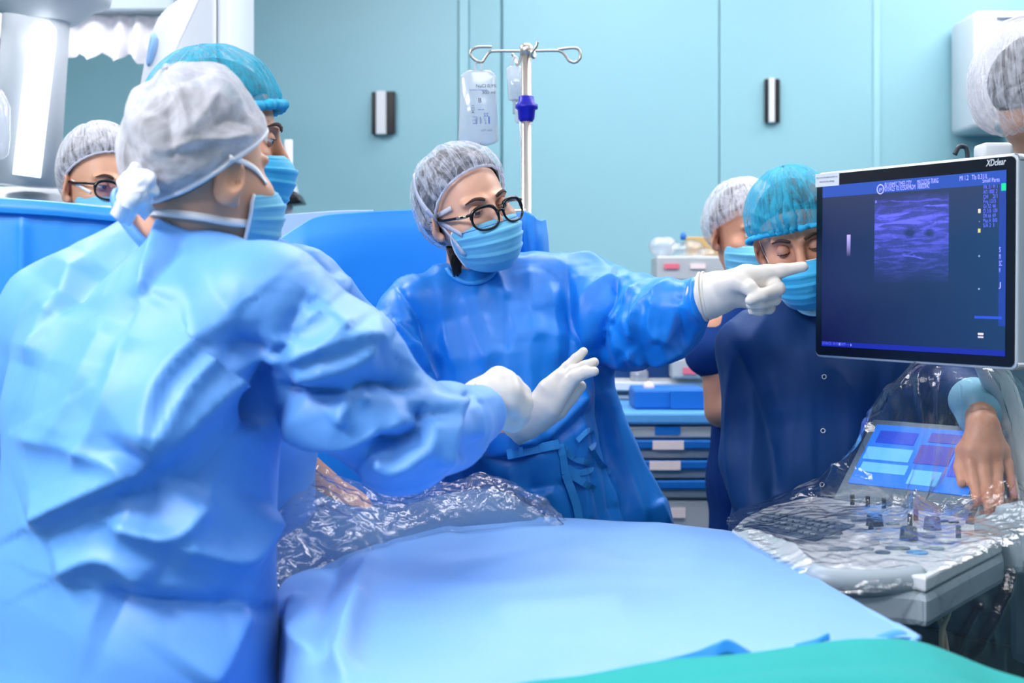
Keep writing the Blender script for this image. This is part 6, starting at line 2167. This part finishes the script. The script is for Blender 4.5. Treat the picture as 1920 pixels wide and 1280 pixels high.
        col = mixc(math_('MULTIPLY', band(U, a, b_, 0.003), band(V, c1, c2, 0.003)), col, rgb)
    b.inputs['Base Color'].default_value = (0.01, 0.012, 0.02, 1)
    b.inputs['Roughness'].default_value = 0.3
    b.inputs['Specular IOR Level'].default_value = 0.25
    Lk(col, b.inputs['Emission Color'])
    b.inputs['Emission Strength'].default_value = 2.1
    return m


def ultrasound():
    # monitor plane
    bl = P(1528, 670, 2.80)
    br = P(1907, 693, 2.36)
    tl = P(1533, 326, 2.80)
    tr = P(1907, 284, 2.36)
    X = br - bl
    Wd = np.linalg.norm(X)
    X = X / Wd
    Z = (tl - bl) + (tr - br)
    Z = Z / np.linalg.norm(Z)
    X = X - Z * (X @ Z)
    X /= np.linalg.norm(X)
    Y = np.cross(Z, X)                       # away from the viewer of the screen
    Ht = 0.5 * (np.linalg.norm(tl - bl) + np.linalg.norm(tr - br))
    ctr = (bl + br + tl + tr) / 4
    Rm = np.column_stack([X, Y, Z])
    base_xy = np.array([0.98, 2.42])
    root = empty('ultrasound_machine', (base_xy[0], base_xy[1], 0), 'ultrasound machine with a large tilted monitor and white control console', 'machine')

    def mp(u, v, off=0.0):
        """point on the monitor's front: u, v from 0 to 1"""
        return ctr + X * (u - 0.5) * Wd + Z * (v - 0.5) * Ht - Y * off

    def rr_panel(w, h, rad, y0, y1, bev=0.0):
        pts = []
        for (sx, sz, a0) in ((1, 1, 0), (-1, 1, 90), (-1, -1, 180), (1, -1, 270)):
            for a in np.linspace(0, 90, 7):
                t = math.radians(a0 + a)
                pts.append((sx * (w / 2 - rad) + rad * math.cos(t), sz * (h / 2 - rad) + rad * math.sin(t)))
        v, f = prism(pts, y0, y1, bev)
        L = np.column_stack([v[:, 0], v[:, 2], v[:, 1]])
        return L @ Rm.T + ctr, [tuple(q[::-1]) for q in f]
    mon = mk('monitor_case', *rr_panel(Wd, Ht, 0.012, 0.0, 0.045, 0.004), 'alu', root)
    mk('bezel', *rr_panel(Wd - 0.010, Ht - 0.010, 0.010, -0.0025, 0.004), 'bezel', mon, smooth=False)
    # the picture
    u0, u1, v0, v1 = 0.045, 0.955, 0.062, 0.925
    g = [mp(u0, v0, 0.0032), mp(u1, v0, 0.0032), mp(u1, v1, 0.0032), mp(u0, v1, 0.0032)]
    scr = mk('screen', np.array(g), [(0, 1, 2, 3)], screen_material(), mon, smooth=False)
    uvl = scr.data.uv_layers.new(name='UVMap')
    for li, uv in zip(range(4), ((0, 0), (1, 0), (1, 1), (0, 1))):
        uvl.data[li].uv = uv

    def sp(u, v):
        return mp(u0 + (u1 - u0) * u, v0 + (v1 - v0) * v, 0.0042)
    tm = emis('screen_lettering', (150, 150, 255), 1.6)
    tm2 = emis('screen_lettering_dim', (90, 100, 230), 1.3)

    def txt(s, u, v, h, m=tm, name='screen_lettering', w=None):
        vv, ff = text_mesh(s, h, sp(u, v), X, Z, 0.0, width=(w or 0.0075 * len(s)) * Wd * (u1 - u0))
        if len(vv):
            mk(name, vv, ff, m, mon, smooth=False)
    txt('BV VINMEC TIMES CITY', 0.375, 0.960, 0.0125)
    txt('07/04/25 10:10:50AM', 0.375, 0.935, 0.0125)
    txt('ADM  180820042', 0.515, 0.935, 0.0125)
    txt('MAI DUONG TRANG', 0.555, 0.960, 0.0125)
    txt('MI 1.2', 0.775, 0.962, 0.012)
    txt('TIs 0.3', 0.835, 0.962, 0.012)
    txt('11L', 0.890, 0.962, 0.012)
    txt('Small Parts', 0.888, 0.940, 0.0105)
    for i in range(9):
        txt(('FR 31', 'AO 100', 'CHI', 'Frq 12', 'Gn 52', 'D 3.0', 'DR 66', 'Map A', 'S/A 2')[i], 0.893, 0.905 - 0.026 * i, 0.0095, tm2)
        txt(('M 1', 'E 2', '2/1', '15', '66', '100', '69', '0/0', '1')[i], 0.938, 0.905 - 0.026 * i, 0.0095, tm2)
    for i in range(4):
        txt(('S', 'M', 'SC', 'W')[i], 0.970, 0.56 - 0.037 * i, 0.012)
    txt('J', 0.972, 0.372, 0.012)
    txt('07/04/25 10:10:50AM', 0.008, 0.010, 0.0085, tm2)
    lg = [sp(0.352, 0.950) + X * 0.0085 * math.cos(a) + Z * 0.0085 * math.sin(a) for a in np.linspace(0, 6.283, 28, endpoint=False)]
    mk('screen_emblem', *tube(np.array(lg), 0.0012, 6, closed=True), tm, mon)
    vv, ff = text_mesh('ge', 0.010, sp(0.344, 0.943), X, Z)
    mk('screen_emblem', vv, ff, tm, mon, smooth=False)
    vv, ff = text_mesh('XDclear', 0.0155, mp(0.868, 0.950, 0.0032), X, Z, font_shear=0.25, bold=0.0003, width=0.043)
    mk('brand_lettering', vv, ff, 'pale_plastic', mon, smooth=False)
    st = mk('sticker', *box(mp(0.072, 0.957, 0.0034), (0.034, 0.0006, 0.013), Rm, bev=0.0004), 'white_plastic', mon, smooth=False)
    for k, s in enumerate(('Kiem tra thu thiet bi dinh ky', 'theo lich bao duong')):
        vv, ff = text_mesh(s, 0.0052, mp(0.072, 0.966 - 0.022 * k, 0.0044), X, Z, align='CENTER')
        mk('sticker_print', vv, ff, 'ink_grey', mon, smooth=False)
    # neck and swivel behind the monitor
    nb = ctr + Y * 0.06 - Z * 0.02
    mk('monitor_arm', *tube(spline(np.array([ctr + Y * 0.04, ctr + Y * 0.12 - Z * 0.05, np.array([base_xy[0] - 0.02, base_xy[1] + 0.34, 1.12]), np.array([base_xy[0], base_xy[1] + 0.30, 0.92])]), 8), 0.03, 16), 'pale_plastic', root)
    hb = np.array([P(1790, 290, 2.62), P(1798, 276, 2.62), P(1810, 276, 2.62), P(1814, 290, 2.62), P(1812, 310, 2.62)])
    mk('rear_handle', *tube(spline(hb, 6), 0.0045, 8), 'dark_plastic', root)
    mk('rear_cover', *box(P(1862, 292, 2.60), (0.028, 0.03, 0.022), bev=0.008), 'white_plastic', root)

    # console: white top plate over a grey shell, drawn in plan at its own height
    zc = 0.935

    def cp(px, py, z=zc):
        return PZ(px, py, z)[:2]
    plan = [cp(1372, 992), cp(1395, 970), cp(1440, 948), cp(1520, 930), cp(1600, 938), cp(1720, 955), cp(1840, 976), cp(1880, 994), cp(1878, 1012), cp(1800, 1050), cp(1736, 1083), cp(1718, 1078), cp(1660, 1074), cp(1580, 1070), cp(1528, 1066), cp(1470, 1046), cp(1420, 1022)]
    con = mk('console_plate', *prism(plan, zc - 0.022, zc, 0.004), 'pale_plastic', root, smooth=False)
    cen = np.mean(plan, axis=0)
    low = [cen + (np.array(p) - cen) * 1.015 for p in plan]
    mk('console_shell', *prism([tuple(p) for p in low], zc - 0.075, zc - 0.0225, 0.012), 'grey_plastic', root, smooth=False)
    # front hand grip
    gp = spline(np.array([PZ(1530, 1076, zc - 0.010), PZ(1548, 1086, zc - 0.012), PZ(1620, 1092, zc - 0.014), PZ(1690, 1089, zc - 0.012), PZ(1730, 1080, zc - 0.008)]), 8)
    mk('hand_grip', *tube(gp, [0.012, 0.016] + [0.019] * (len(gp) - 4) + [0.017, 0.013], 18), 'grey_plastic', con)
    # keyboard
    kb = [cp(1392, 986), cp(1446, 962), cp(1604, 986), cp(1528, 1016)]
    key = mk('keyboard_panel', *prism(kb, zc, zc + 0.003, 0.001), 'slate', con, smooth=False)
    K0, K1, K2, K3 = [np.array(q) for q in kb]
    kv, kf = box((0, 0, 0), (0.0052, 0.0052, 0.002), bev=0.0012)
    for i in range(4):
        for j in range(11):
            a, b = (j + 0.8) / 12.2, (i + 0.7) / 4.6
            q = K1 + (K2 - K1) * a + ((K0 + (K3 - K0) * a) - (K1 + (K2 - K1) * a)) * b
            ux = (K2 - K1) / np.linalg.norm(K2 - K1)
            Rk = np.array([[ux[0], -ux[1], 0], [ux[1], ux[0], 0], [0, 0, 1]])
            mk('key', kv @ Rk.T + np.array([q[0], q[1], zc + 0.005]), kf, 'grey_plastic', key, smooth=False)

    def knob(px, py, r, h, m='dark_plastic', name='knob'):
        q = cp(px, py)
        return mk(name, *lathe([(r * 1.05, 0), (r, h * 0.15), (r * 0.88, h * 0.9), (r * 0.75, h)], (q[0], q[1], zc), 22), m, con)
    knob(1640, 985, 0.015, 0.020)
    knob(1704, 1012, 0.015, 0.022)
    knob(1748, 992, 0.015, 0.022)
    knob(1566, 1000, 0.012, 0.006, 'slate')
    for (x, y) in ((1598, 946), (1627, 950), (1657, 953), (1706, 985), (1717, 975), (1633, 992), (1797, 1008)):
        q = cp(x, y)
        mk('toggle', *box((q[0], q[1], zc + 0.010), (0.004, 0.0035, 0.011), bev=0.0015), 'dark_plastic', con, smooth=False)

    def button(px, py, rx, ry, m='slate', rot=0.0):
        q = cp(px, py)
        pts = [(q[0] + rx * math.cos(a) * math.cos(rot) - ry * math.sin(a) * math.sin(rot), q[1] + rx * math.cos(a) * math.sin(rot) + ry * math.sin(a) * math.cos(rot)) for a in np.linspace(0, 6.283, 20, endpoint=False)]
        mk('button', *prism(pts, zc, zc + 0.003, 0.0008), m, con, smooth=False)
    for (x, y, rx, ry, m) in ((1575, 966, 0.018, 0.009, 'grey_plastic'), (1588, 972, 0.018, 0.009, 'grey_plastic'), (1612, 976, 0.016, 0.010, 'slate'), (1516, 960, 0.014, 0.008, 'grey_plastic'), (1726, 1004, 0.011, 0.010, 'slate'), (1741, 1007, 0.012, 0.012, 'slate'),
                              (1769, 978, 0.010, 0.006, 'dark_plastic'), (1788, 980, 0.010, 0.006, 'dark_plastic'), (1770, 1018, 0.018, 0.012, 'grey_plastic'), (1675, 1029, 0.013, 0.012, 'slate'), (1692, 1029, 0.012, 0.012, 'slate'), (1734, 1027, 0.012, 0.010, 'grey_plastic'),
                              (1757, 1030, 0.012, 0.011, 'slate'), (1655, 1037, 0.012, 0.010, 'slate'), (1720, 1037, 0.017, 0.016, 'cart_top'), (1576, 1031, 0.020, 0.010, 'grey_plastic'), (1560, 1009, 0.014, 0.008, 'grey_plastic'), (1625, 1030, 0.012, 0.008, 'grey_plastic'),
                              (1674, 983, 0.012, 0.010, 'grey_plastic'), (1480, 954, 0.010, 0.006, 'grey_plastic')):
        button(x, y, rx, ry, m)
    tq = cp(1620, 1018)
    mk('trackball', *lathe([(0.026, 0.0), (0.024, 0.008), (0.018, 0.016), (0.008, 0.021), (0.001, 0.022)], (tq[0], tq[1], zc - 0.004), 26), 'white_plastic', con)
    # touch panel leaning behind the console plate
    tp = [P(1572, 934, 2.80), P(1806, 962, 2.62), P(1800, 800, 2.78), P(1600, 790, 2.94)]
    tX = (tp[1] - tp[0]) / np.linalg.norm(tp[1] - tp[0])
    tZ = tp[3] - tp[0]
    tZ = tZ - tX * (tZ @ tX)
    hT = np.linalg.norm(tZ)
    tZ /= hT
    tY = np.cross(tZ, tX)
    wT = np.linalg.norm(tp[1] - tp[0])
    tc = (tp[0] + tp[1]) / 2 + tZ * hT / 2
    RT = np.column_stack([tX, tY, tZ])
    tpo = mk('touch_panel', *box(tc + tY * 0.012, (wT / 2 + 0.012, 0.012, hT / 2 + 0.012), RT, bev=0.005), 'slate', root, smooth=False)

    def trect(u0_, u1_, v0_, v1_, m, name='touch_field', lift=0.002):
        c_ = tc + tX * ((u0_ + u1_) / 2 - 0.5) * wT + tZ * ((v0_ + v1_) / 2 - 0.5) * hT - tY * lift
        mk(name, *box(c_, ((u1_ - u0_) / 2 * wT, 0.001, (v1_ - v0_) / 2 * hT), RT), m, tpo, smooth=False)
    e1, e2, e3, e4 = emis('touch_blue', (20, 110, 220), 0.8), emis('touch_deep_blue', (10, 60, 190), 0.8), emis('touch_light', (90, 170, 235), 0.9), emis('touch_violet', (60, 60, 170), 0.7)
    trect(0.02, 0.98, 0.20, 0.98, e1, 'touch_screen', 0.001)
    for (a, b, c_, d_, m) in ((0.04, 0.42, 0.52, 0.68, e3), (0.06, 0.44, 0.36, 0.48, e3), (0.46, 0.74, 0.52, 0.76, e4), (0.76, 0.95, 0.40, 0.72, e2), (0.48, 0.72, 0.26, 0.44, e3), (0.08, 0.40, 0.74, 0.90, e2), (0.50, 0.90, 0.80, 0.92, e4)):
        trect(a, b, c_, d_, m)
    # lower body, column, base and wheels
    bx, by = base_xy
    U = np.array([0.62, -0.78, 0])
    Vv = np.array([0.78, 0.62, 0])
    Rb = np.column_stack([U, Vv, [0, 0, 1]])
    mk('machine_body', *box((bx + 0.03, by + 0.26, 0.47), (0.24, 0.20, 0.385), Rb, bev=0.03), 'machine', root, smooth=False)
    mk('front_panel', *box(np.array([bx + 0.03, by + 0.26, 0.52]) - Vv * 0.203, (0.15, 0.008, 0.20), Rb, bev=0.005), 'dark_plastic', root, smooth=False)
    mk('lift_column', *box((bx + 0.02, by + 0.04, 0.80), (0.10, 0.10, 0.10), Rb, bev=0.02), 'slate', root, smooth=False)
    mk('rear_tower', *box((bx + 0.20, by + 0.24, 0.80), (0.15, 0.08, 0.16), Rb, bev=0.02), 'grey_plastic', root, smooth=False)
    mk('base_plate', *box((bx + 0.05, by + 0.08, 0.13), (0.26, 0.30, 0.04), Rb, bev=0.02), 'slate', root, smooth=False)
    for q in (-1, 1):
        for w in (-1, 1):
            p = np.array([bx + 0.05, by + 0.08, 0.05]) + U * 0.21 * q + Vv * 0.24 * w
            mk('wheel', *lathe([(0.015, -0.018), (0.045, -0.016), (0.05, 0), (0.045, 0.016), (0.015, 0.018)], p, 20, axis=U), 'dark_plastic', root)
            mk('wheel_mount', *tube([p + [0, 0, 0.03], p + [0, 0, 0.09]], 0.022, 12), 'slate', root)
    # side bracket and probe holders at the right end
    pc = P(1900, 1015, 2.42)
    mk('probe_holder', *box(pc, (0.05, 0.05, 0.045), Rb, bev=0.014), 'grey_plastic', root, smooth=False)
    mk('probe_holder', *box(P(1945, 1000, 2.40), (0.05, 0.06, 0.05), Rb, bev=0.014), 'grey_plastic', root, smooth=False)
    for (x, y, dd, r_) in ((1868, 985, 2.46, 0.020), (1905, 962, 2.46, 0.018), (1826, 990, 2.52, 0.014)):
        q = P(x, y, dd)
        mk('probe_cup', *lathe([(r_ * 0.8, -0.03), (r_, 0.0), (r_, 0.014), (r_ * 0.7, 0.014), (r_ * 0.6, -0.02)], q, 20), 'dark_plastic', root)
    for pts in ([(1752, 1100, 2.30), (1760, 1150, 2.26), (1770, 1190, 2.24), (1776, 1240, 2.24), (1772, 1330, 2.24)], [(1786, 1106, 2.28), (1778, 1150, 2.24), (1766, 1186, 2.22), (1768, 1240, 2.22), (1782, 1330, 2.22)]):
        mk('cable', *tube(spline(PP(pts), 8), 0.0045, 8), 'cable', root)

    # clear cover over the console: a separate sheet
    net = [[(1712, 676, 2.62), (1722, 682, 2.54), (1740, 690, 2.50), (1775, 690, 2.47), (1812, 688, 2.46), (1850, 690, 2.48), (1880, 690, 2.52), (1900, 692, 2.58)],
           [(1664, 738, 2.66), (1680, 730, 2.54), (1715, 726, 2.48), (1765, 722, 2.45), (1815, 720, 2.43), (1860, 722, 2.45), (1900, 726, 2.49), (1930, 730, 2.56)],
           [(1630, 812, 2.74), (1645, 800, 2.58), (1690, 800, 2.50), (1752, 800, 2.48), (1815, 796, 2.46), (1868, 792, 2.46), (1920, 790, 2.48), (1965, 785, 2.54)],
           [(1545, 900, 2.82), (1560, 890, 2.66), (1625, 905, 2.56), (1715, 900, 2.53), (1805, 890, 2.51), (1885, 880, 2.49), (1950, 868, 2.48), (2010, 850, 2.52)],
           [(1440, 944, 2.76), (1460, 948, 2.68), (1540, 946, 2.64), (1660, 955, 2.58), (1800, 950, 2.53), (1895, 940, 2.46), (1965, 930, 2.44), (2030, 910, 2.46)],
           [(1364, 988, 2.53), (1400, 996, 2.48), (1490, 990, 2.46), (1630, 990, 2.42), (1790, 998, 2.38), (1896, 988, 2.34), (1970, 980, 2.33), (2040, 960, 2.36)],
           [(1392, 1030, 2.34), (1440, 1048, 2.26), (1520, 1062, 2.18), (1640, 1062, 2.15), (1778, 1056, 2.17), (1890, 1030, 2.24), (1970, 1020, 2.28), (2040, 1000, 2.32)],
           [(1440, 1080, 2.22), (1490, 1094, 2.12), (1560, 1112, 2.07), (1660, 1112, 2.05), (1775, 1090, 2.10), (1880, 1060, 2.20), (1970, 1050, 2.26), (2040, 1040, 2.30)],
           [(1470, 1180, 2.20), (1510, 1190, 2.12), (1580, 1190, 2.08), (1670, 1180, 2.06), (1775, 1160, 2.10), (1880, 1140, 2.18), (1970, 1130, 2.24), (2040, 1120, 2.28)],
           [(1480, 1330, 2.18), (1520, 1330, 2.12), (1590, 1330, 2.08), (1680, 1320, 2.06), (1775, 1300, 2.10), (1880, 1290, 2.16), (1970, 1280, 2.22), (2040, 1270, 2.26)]]
    net = [[(x, y - (0, 0, 0, 4, 12, 18, 18, 10, 0, 0)[k], d_) for (x, y, d_) in row] for k, row in enumerate(net)]

    def dd(p, u, v):
        fold = np.zeros(len(p))
        px, py = proj(p)
        nz = np.zeros((len(p), 3))
        nz[:, 1] = -1
        L = [([(1735, 700), (1728, 790), (1700, 880), (1670, 960)], 0.018, 14, 14), ([(1770, 695), (1758, 800), (1735, 900), (1700, 990)], 0.018, 12, 12), ([(1720, 700), (1660, 790), (1600, 870), (1530, 930)], 0.012, 12, 16), ([(1790, 700), (1800, 780), (1790, 860), (1760, 960)], -0.014, 14, 14),
             ([(1850, 700), (1880, 790), (1905, 880), (1915, 960)], 0.014, 12, 12), ([(1680, 720), (1655, 780), (1640, 860)], 0.010, 10, 10), ([(1560, 880), (1640, 900), (1700, 930)], 0.008, 10, 10), ([(1840, 1120), (1800, 1190), (1770, 1250)], 0.010, 8, 8), ([(1900, 1060), (1860, 1150), (1820, 1230)], 0.012, 8, 8), ([(1380, 1000), (1450, 1010), (1530, 1060)], 0.006, 10, 10)]
        return 1.5 * strokes(p, nz, L) + 0.008 * crumple(p, 9, 131, 6) + (0.008 + 0.010 * np.clip((0.48 - u) * 8, 0, 1)) * crumple(p, 24, 132, 6) + 0.005 * crumple(p, 60, 133, 6)
    v, f = sheet(net, 300, 240, dd)
    mk('plastic_cover', v, f, 'plastic', base=(base_xy[0], base_xy[1], 0.5), label='clear crinkled plastic cover draped over the ultrasound console', cat='plastic sheet')


screen_drape()
table_drape()
teal_sheet()
patient()
drip_stand()
cart()
ultrasound()
